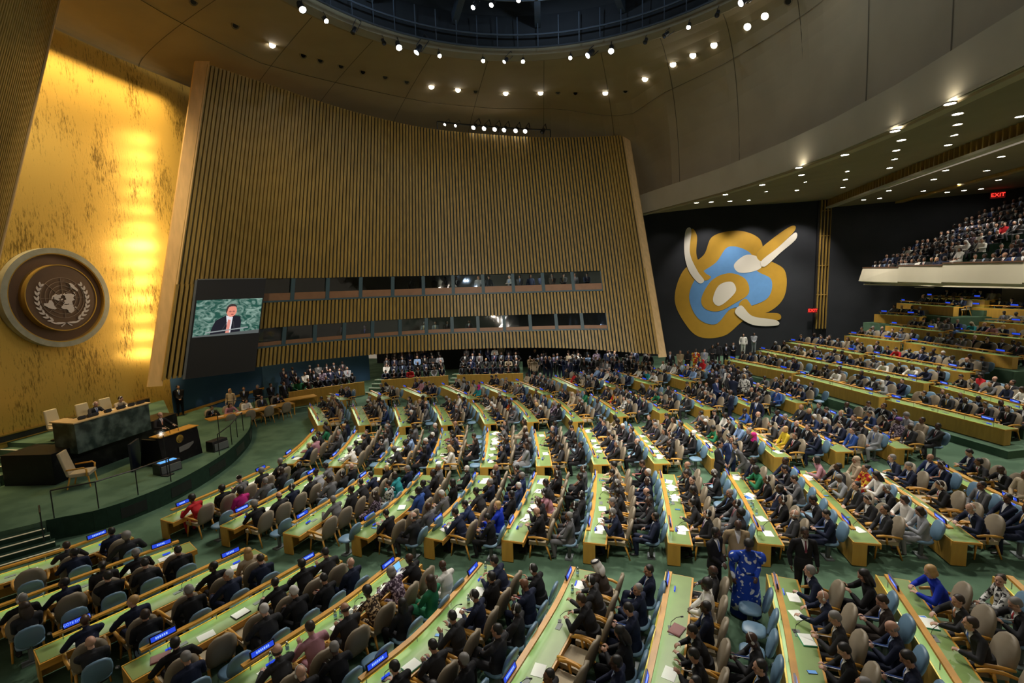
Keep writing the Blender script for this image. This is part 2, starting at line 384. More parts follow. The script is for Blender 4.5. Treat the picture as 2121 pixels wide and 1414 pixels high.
# seams in the plaster (thin recessed joints)
def dome_pt(th, t, dn=.0):
    B = base_pt(th); A = Vector((RC.x+RR*cos(th), RC.y+RR*sin(th), RZ)); hz = sin(t*pi/2); vz = 1-cos(t*pi/2)
    p = Vector((A.x+(B.x-A.x)*hz, A.y+(B.y-A.y)*hz, A.z+(B.z-A.z)*vz))
    return p+(Vector((RC.x, RC.y, 10))-p).normalized()*dn
SEAM = mat('dome_joint', (.12,.095,.055), .9)
mb = MB()
for k in range(24):
    th = -pi/2+2*pi*(k+.35)/24
    ps = [dome_pt(th, t/12, .02) for t in range(0, 13)]
    for a, b in zip(ps, ps[1:]):
        w = Vector((-sin(th), cos(th), 0))*.02
        mb.quad(a-w, a+w, b+w, b-w)
for tt in (.36,):
    ps = [dome_pt(-pi/2+2*pi*i/96, tt, .02) for i in range(97)]
    for a, b in zip(ps, ps[1:]): mb.quad(a, b, b-Vector((0,0,.03)), a-Vector((0,0,.03)))
struct('trim_8', mb, SEAM)
# lip of the opening and the dark well above it
mb = MB(); K = 96
ri = [[(RC.x+r*cos(2*pi*i/K), RC.y+r*sin(2*pi*i/K), z) for i in range(K)] for r, z in ((RR+.05,RZ-.02),(RR-.10,RZ-.05),(RR-.42,RZ+.12),(RR-.42,RZ+.5))]
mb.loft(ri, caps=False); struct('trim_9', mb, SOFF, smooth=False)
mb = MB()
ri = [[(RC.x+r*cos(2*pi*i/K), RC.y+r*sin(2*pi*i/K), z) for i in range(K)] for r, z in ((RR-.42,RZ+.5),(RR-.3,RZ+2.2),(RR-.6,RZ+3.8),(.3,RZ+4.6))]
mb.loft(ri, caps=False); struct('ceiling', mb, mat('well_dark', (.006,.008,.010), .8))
TR = mat('truss_blue_black', (.05,.065,.085), .5)
t = thing('lighting_truss', 'dark ring truss with radial beams inside the round ceiling opening', 'truss', (RC.x, RC.y, RZ))
def ringtube(r, z, rad=.06): 
    m = MB(); m.tube([(r*cos(2*pi*i/64), r*sin(2*pi*i/64), z) for i in range(65)], rad, 6); return m
for r, z in ((RR-.75,.35),(RR-.75,1.0),(RR-3.4,1.3),(RR-3.4,1.7),(RR-6.8,1.9)): obj('ring_pipe', ringtube(r, z, .05), TR, t)
for k in range(16):
    th = 2*pi*(k+.3)/16; m = MB(); c, s_ = cos(th), sin(th); side = Vector((-s_, c, 0))*.16
    a = Vector((c*(RR-.45), s_*(RR-.45), 1.5)); b = Vector((c*2.2, s_*2.2, 3.0)); u = Vector((0,0,.55))
    m.hexa([a-side, a+side, b+side, b-side, a-side+u, a+side+u, b+side+u, b-side+u]); obj('beam', m, TR, t)
    m = MB(); 
    for q in range(4):
        th2 = th+q*.098; m.tube([((RR-.75)*cos(th2), (RR-.75)*sin(th2), .3), ((RR-.75)*cos(th2), (RR-.75)*sin(th2), 1.9)], .03, 5)
    obj('hanger', m, TR, t)
# ------------------------------------------------------------------ spotlights
SPOTME = MB()
SPOTME.loft([[(r*cos(2*pi*i/14), r*sin(2*pi*i/14), z) for i in range(14)] for r, z in ((.07,.34),(.11,.30),(.12,.05),(.15,-.10),(.13,-.10),(.10,0))])
HOUS = SPOTME.mesh('housing', [BLK], True)
m = MB(); m.loft([[(r*cos(2*pi*i/16), r*sin(2*pi*i/16), -.085) for i in range(16)] for r in (.135,.02)]); LENS = m.mesh('lens', [LAMP])
m = MB(); m.tube([(0,-.16,.9),(0,-.16,.2),(0,-.13,.12)], .018, 6); m.tube([(0,.16,.9),(0,.16,.2),(0,.13,.12)], .018, 6); m.tube([(0,-.16,.9),(0,.16,.9)], .03, 6); YOKE = m.mesh('yoke', [BLK])
LN = [0]
def aim(frm, to):
    d = (Vector(frm)-Vector(to)).normalized(); return d.to_track_quat('Z', 'Y')
def spot_light(p, to, power, size=70, col=(1,.90,.76), rad=.12, blend=.6):
    L = bpy.data.lights.new('lamp', 'SPOT'); L.energy = power; L.spot_size = radians(size); L.spot_blend = blend; L.color = col; L.shadow_soft_size = rad
    o = bpy.data.objects.new('lamp_light', L); COL.objects.link(o); o.location = p; o.rotation_mode = 'QUATERNION'; o.rotation_quaternion = aim(p, to)
    return o
def spotlight(p, to, label, group, power=0, size=60, lit=True, scale=1., col=(1,.90,.76)):
    t = thing('spotlight', label, 'spotlight', p, 0, group); t.rotation_mode = 'QUATERNION'; t.rotation_quaternion = aim(p, to); t.scale = (scale,)*3
    link('housing', HOUS, t); link('yoke', YOKE, t)
    if lit: link('lens', LENS, t)
    if power:
        q = Vector(p)-(Vector(p)-Vector(to)).normalized()*.2*scale
        o = spot_light(q, to, power, size, col); 
    return t
FLOORC = Vector((0,15,0))
ring_pts = [(-134,1.1,1,None)]
angs = [166,160,154,147,139,135,130,124,112,106,101,88,83,77,68,63,57,50,44,38,30,22]
lit_ = [1,1,1,0,0,1,1,1,1,1,1,1,1,1,0,0,1,0,1,0,1,0]
big_ = [1,1,0,0,0,1,1,0,0,0,0,0,1,1,0,0,0,0,1,0,0,0]
side = lambda d: ORD[d] if d < 20 else 'last'
for i, (d, li, bg) in enumerate(zip(angs, lit_, big_)):
    th = radians(d); p = Vector((RC.x+(RR-.62)*cos(th), RC.y+(RR-.62)*sin(th), RZ-.28))
    tgt = Vector((RC.x-cos(th)*3+random.uniform(-2,2), 14-sin(th)*3, 0))
    if i % 3 == 0: tgt = Vector((-18, 16, 1))
    spotlight(p, tgt, '%s %s spotlight hung on the ceiling ring, %s from the left' % ('big' if bg else 'small', 'lit' if li else 'unlit', ORD[i] if i < 20 else ('second to last' if i == 20 else 'last')), 'spotlights on the rim of the ceiling opening', 0, lit=bool(li), scale=1.15 if bg else .78)
inner = [(118,8.4),(112,8.3),(103,8.1),(97,7.4),(90,7.3),(84,7.3),(76,7.2),(70,7.1),(60,8.0),(47,8.4)]
for i, (d, r) in enumerate(inner):
    th = radians(d); p = Vector((RC.x+r*cos(th), RC.y+r*sin(th), RZ+.75+.15*(i % 3)))
    spotlight(p, (RC.x+(i-5)*2, 8, 0), 'spotlight with barn doors hung inside the ceiling opening, %s from the left' % ORD[i], 'spotlights inside the ceiling opening', lit=(i % 4 != 3), scale=.8)
# row above the far slatted wall
FLS = []
for tx in (922,945,981,1004,1025,1045,1068,1088,1124):
    FLS.append(min(np.linspace(5, LW-1, 300), key=lambda s: abs(px(W(s, WT(s)))[0]-tx)))
for i in range(9):
    s = FLS[i]; q = W(s, WT(s))+Wn(s)*.15+Vector((0,0,.42))
    spotlight(q, (-19+i*1.2, 14, 1), 'floodlight %s above the slatted wall, %s from the left' % ('lit' if i < 8 else 'unlit', ORD[i]), 'floodlights on top of the slatted wall', lit=i < 8, scale=[.7,.7,1.15,1.15,1.15,1.15,1.15,1.15,1.1][i])
m = MB(); pts = [W(s, WT(s))+Wn(s)*-.1+Vector((0,0,.62)) for s in np.linspace(FLS[0]-.6, FLS[-1]+.6, 12)]; m.tube(pts, .05, 6)
[m.tube([pts[k], pts[k]-Vector((0,0,.55))], .04, 6) for k in (0,6,11)]
tag(obj('lighting_bar', m, BLK), 'black pipe carrying the floodlights above the slatted wall', 'lighting bar')
# recessed downlights of the dome: lit and unlit
m = MB(); m.loft([[(r*cos(2*pi*i/16), r*sin(2*pi*i/16), z) for i in range(16)] for r, z in ((.16,-.02),(.19,-.03),(.19,.02),(.16,.03))], caps=False); DLR = m.mesh('rim', [SOFF])
m = MB(); m.loft([[(r*cos(2*pi*i/16), r*sin(2*pi*i/16), -.012) for i in range(16)] for r in (.165,.02)]); DLL = m.mesh('lens', [LAMP]); 
m = MB(); m.loft([[(r*cos(2*pi*i/16), r*sin(2*pi*i/16), -.012) for i in range(16)] for r in (.13,.02)]); DLD = m.mesh('lens', [BLK])
def downlight(p, nrm, label, group, lit, sc=1.):
    t = thing('downlight', label, 'ceiling light', p, 0, group); t.rotation_mode = 'QUATERNION'; t.rotation_quaternion = Vector(nrm).to_track_quat('Z', 'Y'); t.scale = (sc,)*3
    link('rim', DLR, t); link('lens', DLL if lit else DLD, t)
L1_ = [(172,0),(165,0),(158,1),(151,0),(147,0),(142,0),(137,0),(132,0),(127,0),(121,1),(115,1),(111,0),(104,1),(96,1),(92,0),(88,0),(81,1),(76,0),(71,1),(64,1),(59,1),(54,1),(46,1),(42,1),(37,0),(30,1),(26,1),(20,0)]
for i, (d, li) in enumerate(L1_):
    th = radians(d); p = dome_pt(th, .22, .03); nrm = (p-Vector((RC.x, RC.y, 5))).normalized()
    downlight(p, nrm, '%s recessed dome light, %s' % ('lit' if li else 'unlit', ('%s from the left' % ORD[i]) if i < 20 else ('%s from the right' % ORD[len(L1_)-1-i])), 'recessed lights in the dome', li, 1.0)
# ------------------------------------------------------------------ beam at the foot of the dome and the rear soffits
bp_ = [Vector(q) for q in ((9.0,-1.0,12.75),(9.9,8,12.75),(10.1,14.5,12.75),(9.9,19,12.75),(9.4,22.5,12.75),(8.7,25.3,12.75),(7.8,28,12.75),(6.9,30.4,12.75),(5.6,33,12.75),(4.2,35.6,12.75),(2.9,38.2,12.75))]
BAND = mat('band_plaster', (.40,.345,.235), .8, var=.05, scale=.6, spec=.2)
mb = MB()
for a, b in zip(bp_, bp_[1:]):
    Z = Vector((0,0,1)); o = Vector((.35,.05,0)); a0, b0 = a-Z*.40, b-Z*.40; a1, b1 = a+Z*.95-o*.4, b+Z*.95-o*.4
    mb.hexa([a0, b0, b0+o*.8, a0+o*.8, a1, b1, b1+o*.8, a1+o*.8])
    mb.hexa([a0-Z*.08+o*.4, b0-Z*.08+o*.4, b0-Z*.08+o*1.4, a0-Z*.08+o*1.4, a0+o*.4, b0+o*.4, b0+o*1.4, a0+o*1.4])
    mb.hexa([a0-o*.05, b0-o*.05, b0+o*.1, a0+o*.1, a0+Z*.07-o*.08, b0+Z*.07-o*.08, b0+Z*.07+o*.1, a0+Z*.07+o*.1])
struct('trim_11', mb, BAND)
SX = [(17.0,6.0),(17.2,23.4),(17.5,31.5),(18.4,44.6)]   # line of the slatted drop
mb = MB()
lo = [q+Vector((.3,.05,-.48)) for q in bp_]
def sxat(y): return interp(y, [p[1] for p in SX], [p[0] for p in SX])
n = 20
for k in range(n):
    ya = 4+(41.)*k/n; yb = 4+(41.)*(k+1)/n
    xa = interp(ya, [q.y for q in lo], [q.x for q in lo]); xb = interp(yb, [q.y for q in lo], [q.x for q in lo])
    za = interp(ya, [q.y for q in lo]+[44.6], [q.z for q in lo]+[13.6]); zb = interp(yb, [q.y for q in lo]+[44.6], [q.z for q in lo]+[13.6])
    mb.quad((xa,ya,za),(sxat(ya),ya,13.5),(sxat(yb),yb,13.5),(xb,yb,zb))
mb.quad((-4,38.2,12.9),(3.2,38.2,12.35),(4,44.6,13.6),(-4,44.6,13.6))
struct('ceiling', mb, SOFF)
mb = MB(); mb2 = MB()
for k in range(n):
    ya = 4+41.*k/n; yb = 4+41.*(k+1)/n
    mb.hexa([(sxat(ya)+.15,ya,12.95),(sxat(yb)+.15,yb,12.95),(sxat(yb)+.3,yb,12.95),(sxat(ya)+.3,ya,12.95),(sxat(ya)+.15,ya,13.6),(sxat(yb)+.15,yb,13.6),(sxat(yb)+.3,yb,13.6),(sxat(ya)+.3,ya,13.6)])
    mb2.hexa([(sxat(ya)-.25,ya,12.80),(sxat(yb)-.25,yb,12.80),(sxat(yb)+.3,yb,12.84),(sxat(ya)+.3,ya,12.84),(sxat(ya)-.25,ya,12.93),(sxat(yb)-.25,yb,12.93),(sxat(yb)+.3,yb,12.96),(sxat(ya)+.3,ya,12.96)])
struct('trim_12', mb, mat('slot_dark', (.015,.012,.008), .9)); struct('trim_13', mb2, CREAM)
mb = MB()
for k in range(100):
    y = 6+.39*k; mb.box(sxat(y)-.16, y, 12.93, sxat(y)+.15, y+.09, 13.5)
struct('trim_14', mb, SLAT)
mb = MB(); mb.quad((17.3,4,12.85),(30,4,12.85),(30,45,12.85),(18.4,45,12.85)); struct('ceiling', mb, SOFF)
mb = MB(); mb.hexa([(21.5,4,12.70),(21.9,4,12.70),(22.6,42.5,12.70),(22.2,42.5,12.70),(21.5,4,12.84),(21.9,4,12.84),(22.6,42.5,12.84),(22.2,42.5,12.84)]); struct('trim_15', mb, SLAT)
mb = MB(); mb.hexa([(21.95,4,12.80),(22.3,4,12.80),(22.95,42.3,12.80),(22.65,42.3,12.80),(21.95,4,12.84),(22.3,4,12.84),(22.95,42.3,12.84),(22.65,42.3,12.84)]); struct('trim_16', mb, BLK)
# soffit downlights
def soff_z(x, y): return interp(x, [interp(y,[q.y for q in lo],[q.x for q in lo]), sxat(y)], [interp(y,[q.y for q in lo]+[44.6],[q.z for q in lo]+[13.6]), 13.5])
def ray_z(xp, yp, z):
    d = rt*((xp-1060.5)/F_PX)-up*((yp-707)/F_PX)+fw; return Vector((0,0,CZ))+d*((z-CZ)/d.z)
# fixture positions (metres), grouped as the rows run away from the dome
SD = [(410,1057),(487,1053),(585,1049),(681,1044),(776,1042),(868,1039),(962,1034),(1051,1029),(561,1014),(769,999),(754,963),(933,992),(972,949),(959,911),(945,873),(1175,977),(1186,936),(1192,893),(1185,806),(1419,875),(1443,829),(1453,783),(1481,729),(1448,681),(1725,755),(1754,703),(1773,647),(1775,591),(1735,538),(2100,606)]
sdp = []
for u_, v_ in SD:
    z = 13.4
    for _ in range(8): q = ray_z(1280+u_/2.522, v_/2.522, z); z = soff_z(q.x, q.y)
    sdp.append(Vector((q.x, q.y, z)))
def place(k, P, words):
    srt = sorted(P, key=lambda q: px(q)[0]); 
    for i, q in enumerate(srt):
        w_ = (ORD[i]+' from the left') if i < 16 else (ORD[len(srt)-1-i]+' from the right')
        downlight((q.x, q.y, q.z-.01), (0,0,1), 'lit downlight %s, %s' % (words, w_), k, 1, .85)
place('downlights in the rear soffit', sdp, 'in the rear soffit')
BD_ = [(1284,1042),(1367,1034),(1415,994),(1595,996),(1631,1010),(1650,935),(1712,888),(1720,1002),(1788,959),(1808,993),(1896,985),(1988,938),(1926,889),(2002,816),(2082,891)]
place('downlights over the balcony', [ray_z(1280+u_/2.522, v_/2.522, 12.85) for u_, v_ in BD_], 'over the balcony')
# ------------------------------------------------------------------ mural wall, rear side wall, fin column
mb = MB(); mb.box(-22,44.5,0,18.4,44.9,14); struct('wall_right', mb, NAVYW)
mb = MB(); d = Vector((10.1,-4.4,0)).normalized()
a = Vector((18.5,44.1,0)); b = a+d*14; n_ = Vector((.13,.3,0))
mb.hexa([a,b,b+n_,a+n_]+[q+Vector((0,0,13)) for q in (a,b,b+n_,a+n_)]); struct('wall_back', mb, NAVYW)
mb = MB()
for k in range(4): mb.box(17.75+.24*k, 44.1, 3.0, 17.81+.24*k, 44.3, 13.6)
mb.box(17.6, 44.3, 0, 18.7, 44.5, 13.6, 1)
for z in (5.8,8.2,10.6,12.6): mb.box(17.7,44.15,z,18.6,44.25,z+.05)
struct('trim_17', mb, [SLAT, BLK])
# backstage wall behind the standing crowd
mb = MB(); mb.hexa([(-18,40.2,0),(-3,43.0,0),(-3,43.2,0),(-18,40.4,0),(-18,40.2,4),(-3,43.0,4),(-3,43.2,4),(-18,40.4,4)]); struct('wall_backstage', mb, NAVYW)
# abstract mural: generic stand-in of about the same size and colours
t = thing('wall_mural', 'large abstract painting of ochre, blue and white rounded shapes on the dark wall', 'mural', (11,44.5,7))
def blob(name, pts, depth, m, k=8):
    P = [Vector((p[0], 0, p[1])) for p in pts]; out = []
    for i in range(len(P)):
        p0, p1, p2, p3 = P[i-1], P[i], P[(i+1) % len(P)], P[(i+2) % len(P)]
        for j in range(k):
            t_ = j/k; out.append(.5*((2*p1)+(-p0+p2)*t_+(2*p0-5*p1+4*p2-p3)*t_*t_+(-p0+3*p1-3*p2+p3)*t_**3))
    mb = MB(); n = len(out); c = 0
    fr = [(q.x, -depth, q.z) for q in out]; bk = [(q.x, 0, q.z) for q in out]
    mb.v = fr+bk; mb.f = [tuple(range(n))]; mb.m = [0]
    for i in range(n): mb.f.append((i, (i+1) % n, n+(i+1) % n, n+i)); mb.m.append(1)
    return obj(name, mb, [m, BLK], t)
OCH = mat('mural_ochre', (.42,.235,.012), .7, var=.04, scale=2); MBL = mat('mural_blue', (.10,.26,.52), .7, var=.04, scale=2); MWH = mat('mural_white', (.66,.62,.52), .7)
blob('ochre_shape', [(-4.9,-1.4),(-4.2,1.2),(-2.4,2.6),(-1.6,4.3),(.6,4.7),(2.4,3.9),(3.0,2.2),(4.6,1.0),(4.7,-1.2),(3.6,-2.6),(1.4,-3.4),(-.4,-4.9),(-2.6,-5.0),(-4.0,-3.6)], .02, OCH)
blob('blue_shape', [(-3.6,-1.2),(-2.9,.7),(-1.3,1.9),(-.2,3.3),(1.6,2.7),(2.2,1.1),(3.5,.2),(3.3,-1.4),(1.7,-2.2),(.1,-2.4),(-1.2,-3.8),(-2.8,-3.2)], .04, MBL)
blob('ochre_ring', [(-2.5,-1.3),(-1.6,.3),(-.1,.9),(1.3,.3),(1.6,-1.0),(.4,-1.9),(-1.0,-2.6),(-2.2,-2.3)], .06, OCH)
blob('white_shape', [(-1.5,-1.5),(-1.0,-.2),(.1,.1),(.5,-.7),(-.2,-1.6),(-1.0,-2.1)], .08, MWH)
blob('white_shape', [(.3,1.7),(1.3,2.5),(2.4,2.2),(2.6,1.3),(1.5,.9),(.6,1.0)], .06, MWH)
blob('white_shape', [(-4.0,4.9),(-3.5,5.0),(-3.6,2.9),(-2.9,1.2),(-2.3,.3),(-2.8,.1),(-3.7,1.3),(-4.1,3.0)], .07, MWH)
blob('ochre_shape', [(-3.5,5.0),(-3.0,4.4),(-3.0,2.6),(-2.3,1.1),(-1.7,.6),(-2.3,.3),(-2.9,1.2),(-3.6,2.9)], .06, OCH)
blob('ochre_arm', [(2.2,2.6),(3.4,3.8),(5.0,4.9),(5.3,4.5),(4.0,3.1),(2.7,1.9)], .07, OCH)
blob('white_arm', [(2.6,1.9),(4.0,3.1),(5.3,4.3),(5.4,3.7),(4.2,2.6),(2.9,1.4)], .08, MWH)
blob('white_arm', [(1.0,-2.1),(2.0,-3.1),(4.0,-3.5),(4.1,-4.0),(2.0,-3.9),(.5,-2.8)], .08, MWH)
blob('ochre_arm', [(1.4,-1.5),(2.4,-2.7),(4.2,-2.9),(4.2,-3.5),(2.1,-3.3),(.8,-2.2)], .07, OCH)
for o in (t,): o.scale = (.93,1,.93)
# exit signs
def exit_sign(p, rz, label, sc=1.):
    t = thing('exit_sign', label, 'exit sign', p, rz); t.scale = (sc,)*3
    m = MB(); m.box(-.36,-.05,-.2,.36,.05,.2); obj('box', m, mat('exit_housing', (.05,.006,.006), .5, emit=(.5,.01,.01), es=.12), t)
    cu = bpy.data.curves.new('lettering', 'FONT'); cu.body = 'EXIT'; cu.size = .34; cu.align_x = 'CENTER'; cu.align_y = 'CENTER'; cu.extrude = .008
    o = bpy.data.objects.new('lettering_src', cu); COL.objects.link(o); dg = bpy.context.evaluated_depsgraph_get()
    me = bpy.data.meshes.new_from_object(o.evaluated_get(dg)); bpy.data.objects.remove(o); me.materials.clear(); me.materials.append(REDX)
    link('lettering', me, t, Matrix.Translation((0,-.062,0)) @ Matrix.Rotation(pi/2, 4, 'X'))
exit_sign((17.33,43.9,4.54), 0, 'red exit sign low on the dark wall right of the mural')
exit_sign((26.4,38.8,12.45), -.4, 'red exit sign high on the wall above the balcony seats')
# ------------------------------------------------------------------ balcony
mb = MB()
bl = [(18.9,40.2),(17.9,33.5),(17.35,28.7),(17.05,23.4),(17.0,18)]
for (x0,y0),(x1,y1) in zip(bl, bl[1:]):
    mb.hexa([(x0,y0,6.92),(x1,y1,6.86),(x1+.9,y1,6.7),(x0+.9,y0,6.7),(x0-.0,y0-(.5 if y0>40 else 0),7.85),(x1,y1,7.75),(x1+.2,y1,7.75),(x0+.2,y0-(.5 if y0>40 else 0),7.85)])
struct('trim_18', mb, CREAM)
mb = MB()
for (x0,y0),(x1,y1) in zip(bl, bl[1:]):
    mb.hexa([(x0-.03,y0-(.5 if y0>40 else 0),7.86),(x1-.03,y1,7.76),(x1+.22,y1,7.76),(x0+.22,y0-(.5 if y0>40 else 0),7.86),(x0-.03,y0-(.5 if y0>40 else 0),7.92),(x1-.03,y1,7.82),(x1+.22,y1,7.82),(x0+.22,y0-(.5 if y0>40 else 0),7.92)])
struct('trim_19', mb, DARKW)
mb = MB(); mb.prism([(19.3,40.3),(17.6,18),(29,18),(29,39)], 6.62, 6.72); struct('ceiling', mb, CREAM)
mb = MB(); NB = 9
WY = lambda x: 43.9-(x-18.5)*.4356
for k in range(NB):
    x = 19.2+.92*k; z = 7.05+.47*k; zl = 6.72 if k < 2 else z-.6
    mb.hexa([(x-.9,18,zl),(x+12-.95*k,18,zl),(x+12-.95*k,WY(x+12-.95*k),zl),(max(x-.9,19.4),min(39.6,WY(x)),zl),(x-.9,18,z),(x+12-.95*k,18,z),(x+12-.95*k,WY(x+12-.95*k),z),(max(x-.9,19.4),min(39.6,WY(x)),z)])
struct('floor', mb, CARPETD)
mb = MB()
for k in range(NB):
    for q in (0,1):
        x = 18.9+.95*k-.9+.48*q; z = 7.05+.47*k+.0
        mb.box(x, 30.4, z-.47+.24*q, x+.06, 32.0, z-.47+.24*q+.02)
struct('trim_20', mb, STEPW)
mb = MB(); mb.box(27.6,18,9.8,27.8,40,12.85); struct('wall_balcony', mb, NAVYW)
mb = MB(); mb.box(27.7,22,3,27.9,39.6,6.7); struct('wall_rear', mb, CREAM)
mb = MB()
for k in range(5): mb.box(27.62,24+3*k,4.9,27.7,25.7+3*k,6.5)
struct('trim_21', mb, mat('dull_cream_panel', (.36,.34,.26), .7))  # rear wall panels in a darker cream than the wall
# ------------------------------------------------------------------ near leaning slat wall at the far left
mb = MB(); E0, E1 = Vector((-21,12.1,4.0)), Vector((-21,17.05,19.4)); Q0, Q1 = Vector((-13,4.2,4.0)), Vector((-13,9.6,19.6))
dn = (Q0-E0).cross(E1-E0).normalized(); dn = -dn if dn.y < 0 else dn
nsl = 52
for k in range(nsl+1):
    f = k/nsl; a = E0.lerp(Q0, f); b = E1.lerp(Q1, f); u = (Q0-E0).normalized()*.05
    mb.hexa([a-u, a+u, a+u+dn*.12, a-u+dn*.12, b-u, b+u, b+u+dn*.12, b-u+dn*.12])
mb.hexa([E0-dn*.1, Q0-dn*.1, Q0, E0, E1-dn*.1, Q1-dn*.1, Q1, E1], 1)
u = (E0-Q0).normalized()*.14
mb.hexa([E0+dn*.16, E0+u+dn*.16, E0+u-dn*.4, E0-dn*.4, E1+dn*.16, E1+u+dn*.16, E1+u-dn*.4, E1-dn*.4], 2)
struct('wall_near', mb, [SLAT, TEAL, WOODB])
# ------------------------------------------------------------------ side gallery under the booths: wood parapets, terraces
mb = MB(); gal = [[(-19.9,27.5),(-16.4,31.0)],[(-15.4,31.6),(-11.0,33.4)],[(-10.4,33.6),(-5.6,34.4)]]
for (a, b) in gal:
    A, B = Vector((*a,0)), Vector((*b,0)); d = (B-A).normalized(); n_ = Vector((-d.y,d.x,0))
    for k in range(3 if a[0] < -19 else 4):
        A2, B2 = A+n_*(.1+1.15*k), B+n_*(.1+1.15*k)
        mb.hexa([A2,B2,B2+n_*1.2,A2+n_*1.2]+[q+Vector((0,0,.25+.28*k)) for q in (A2,B2,B2+n_*1.2,A2+n_*1.2)])
struct('floor', mb, CARPET)
for k, (a, b) in enumerate(gal):
    A, B = Vector((*a,0)), Vector((*b,0)); d = (B-A).normalized(); n_ = Vector((-d.y,d.x,0))*.1; m = MB()
    m.hexa([A,B,B+n_,A+n_]+[q+Vector((0,0,.95)) for q in (A,B,B+n_,A+n_)])
    tag(obj('parapet', m, WOOD2), 'orange wood parapet of the side gallery, %s from the left' % ORD[k], 'parapet')
mb = MB()
for (x, y) in ((-16.0,31.1),(-10.75,33.4)):
    for k in range(4): mb.box(x-.45, y+.1+.5*k, .02, x+.45, y+.6+.5*k, .12+.2*k); mb.box(x-.45, y+.08+.5*k, .12+.2*k, x+.45, y+.16+.5*k, .14+.2*k, 1)
struct('trim_22', mb, [CARPET, STEPW])
# ------------------------------------------------------------------ lamps of the hall, and lights added in the well
def area(p, to, power, sx, sy, col):
    L = bpy.data.lights.new('lamp', 'AREA'); L.energy = power; L.shape = 'RECTANGLE'; L.size = sx; L.size_y = sy; L.color = col; L.spread = radians(110)
    o = bpy.data.objects.new('lamp_light', L); COL.objects.link(o); o.location = p; o.rotation_mode = 'QUATERNION'; o.rotation_quaternion = aim(p, to); return o
WARM = (1,.86,.68); NEU = (1,.93,.82)
for d, pw, tg, sz in [(90,4200,(0,11,0),70),(60,4200,(4,12,0),70),(118,4200,(-4,12,0),70),(135,3200,(-8,10,0),64),(75,4200,(2,20,0),60),(105,4200,(-5,20,0),60),(45,4200,(4,13,0),56),(30,3600,(2,21,0),48),(150,2200,(-12,14,0),60),
        (-90,5000,(-1,27,0),56),(-120,3800,(-8,26,0),54),(-60,4800,(4,27,0),50),(-90,4200,(-3,17,0),56),(-45,3600,(5,20,0),44),(-75,4200,(2,17,0),52),(-20,2200,(-17,17,1),42),(10,2200,(-18,18,1),42),(-140,900,(-6,20,0),44)]:
    th = radians(d); p = Vector((RC.x+(RR-1.4)*cos(th), RC.y+(RR-1.4)*sin(th), RZ-.35)); spot_light(p, tg, pw, sz, NEU, .3, 1.)
for y in (20,27,34,40): spot_light((15.5,y,13.0), (15.0,y-1,0), 2600, 110, NEU, .15)
for y in (26,32,37): spot_light((23.5,y,12.5), (22.0,y,8), 520, 120, NEU, .15)
for x in (5.5,9,12.5,16): spot_light((x,41.2,13.0), (x,44.5,7.5), 900, 78, (1,.92,.85), .12)
for y in (25,30,35): spot_light((23,y,6.5), (23,y,3), 130, 150, NEU, .15)
# wash of the slatted wall from the near rim of the ring
for d, tg in ((-125,(-19,26,10)),(-118,(-14,31,11)),(-98,(-8,34,10)),(-80,(-3,35,11)),(-62,(2,35,10))):
    th = radians(d); spot_light(Vector((RC.x+(RR-1.2)*cos(th), RC.y+(RR-1.2)*sin(th), RZ-.3)), tg, 2200, 44, WARM, .4, 1.)
# bluish point lights added to brighten the trusses inside the well
for k in range(6):
    th = 2*pi*(k+.5)/6; Lp = bpy.data.lights.new('lamp', 'POINT'); Lp.energy = 190; Lp.color = (.55,.75,1.); Lp.shadow_soft_size = .1; o = bpy.data.objects.new('lamp_light', Lp); COL.objects.link(o); o.location = (RC.x+8.2*cos(th), RC.y+8.2*sin(th), RZ+1.5)
# downlights under the booths over the side gallery, and booth rooms
def pl(p, e, c=NEU):
    Lp = bpy.data.lights.new('lamp', 'POINT'); Lp.energy = e; Lp.color = c; Lp.shadow_soft_size = .012; o = bpy.data.objects.new('lamp_light', Lp); COL.objects.link(o); o.location = p
for p in ((-18.6,30.6,3.5),(-16.6,32.6,3.5),(-13.8,34.0,3.5),(-11,35.3,3.5),(-8.2,35.8,3.5),(-5.4,36.0,3.5),(-2.4,36.4,3.3),(.4,36.8,3.3),(2.8,37.0,3.3)): spot_light(p, (p[0]+.3,p[1]-.6,0), 210, 150, NEU, .1)
bl_ = lambda s, z, e, c: spot_light(W(s, z)-Wn(s)*.22, W(s, z-1.)-Wn(s)*2.3, e, 150, c, .05)
for s, z in ((18.5,8.08),(20.8,8.08),(23.1,8.08),(25.4,8.08),(27.6,8.08)): bl_(s, z, 55, (1,.95,.8))
for s, z in ((12.8,5.1),(15.0,5.1),(17.2,5.1),(19.0,5.1)): bl_(s, z+.15, 20, (.85,1,.85))
for s, z in ((23.5,5.1),(26.0,5.1),(5.6,5.1)): bl_(s, z+.15, 12, (1,.9,.8))
for s, z in ((8.2,5.0),(10.4,5.0)): bl_(s, z+.2, 6, (.5,.6,1))
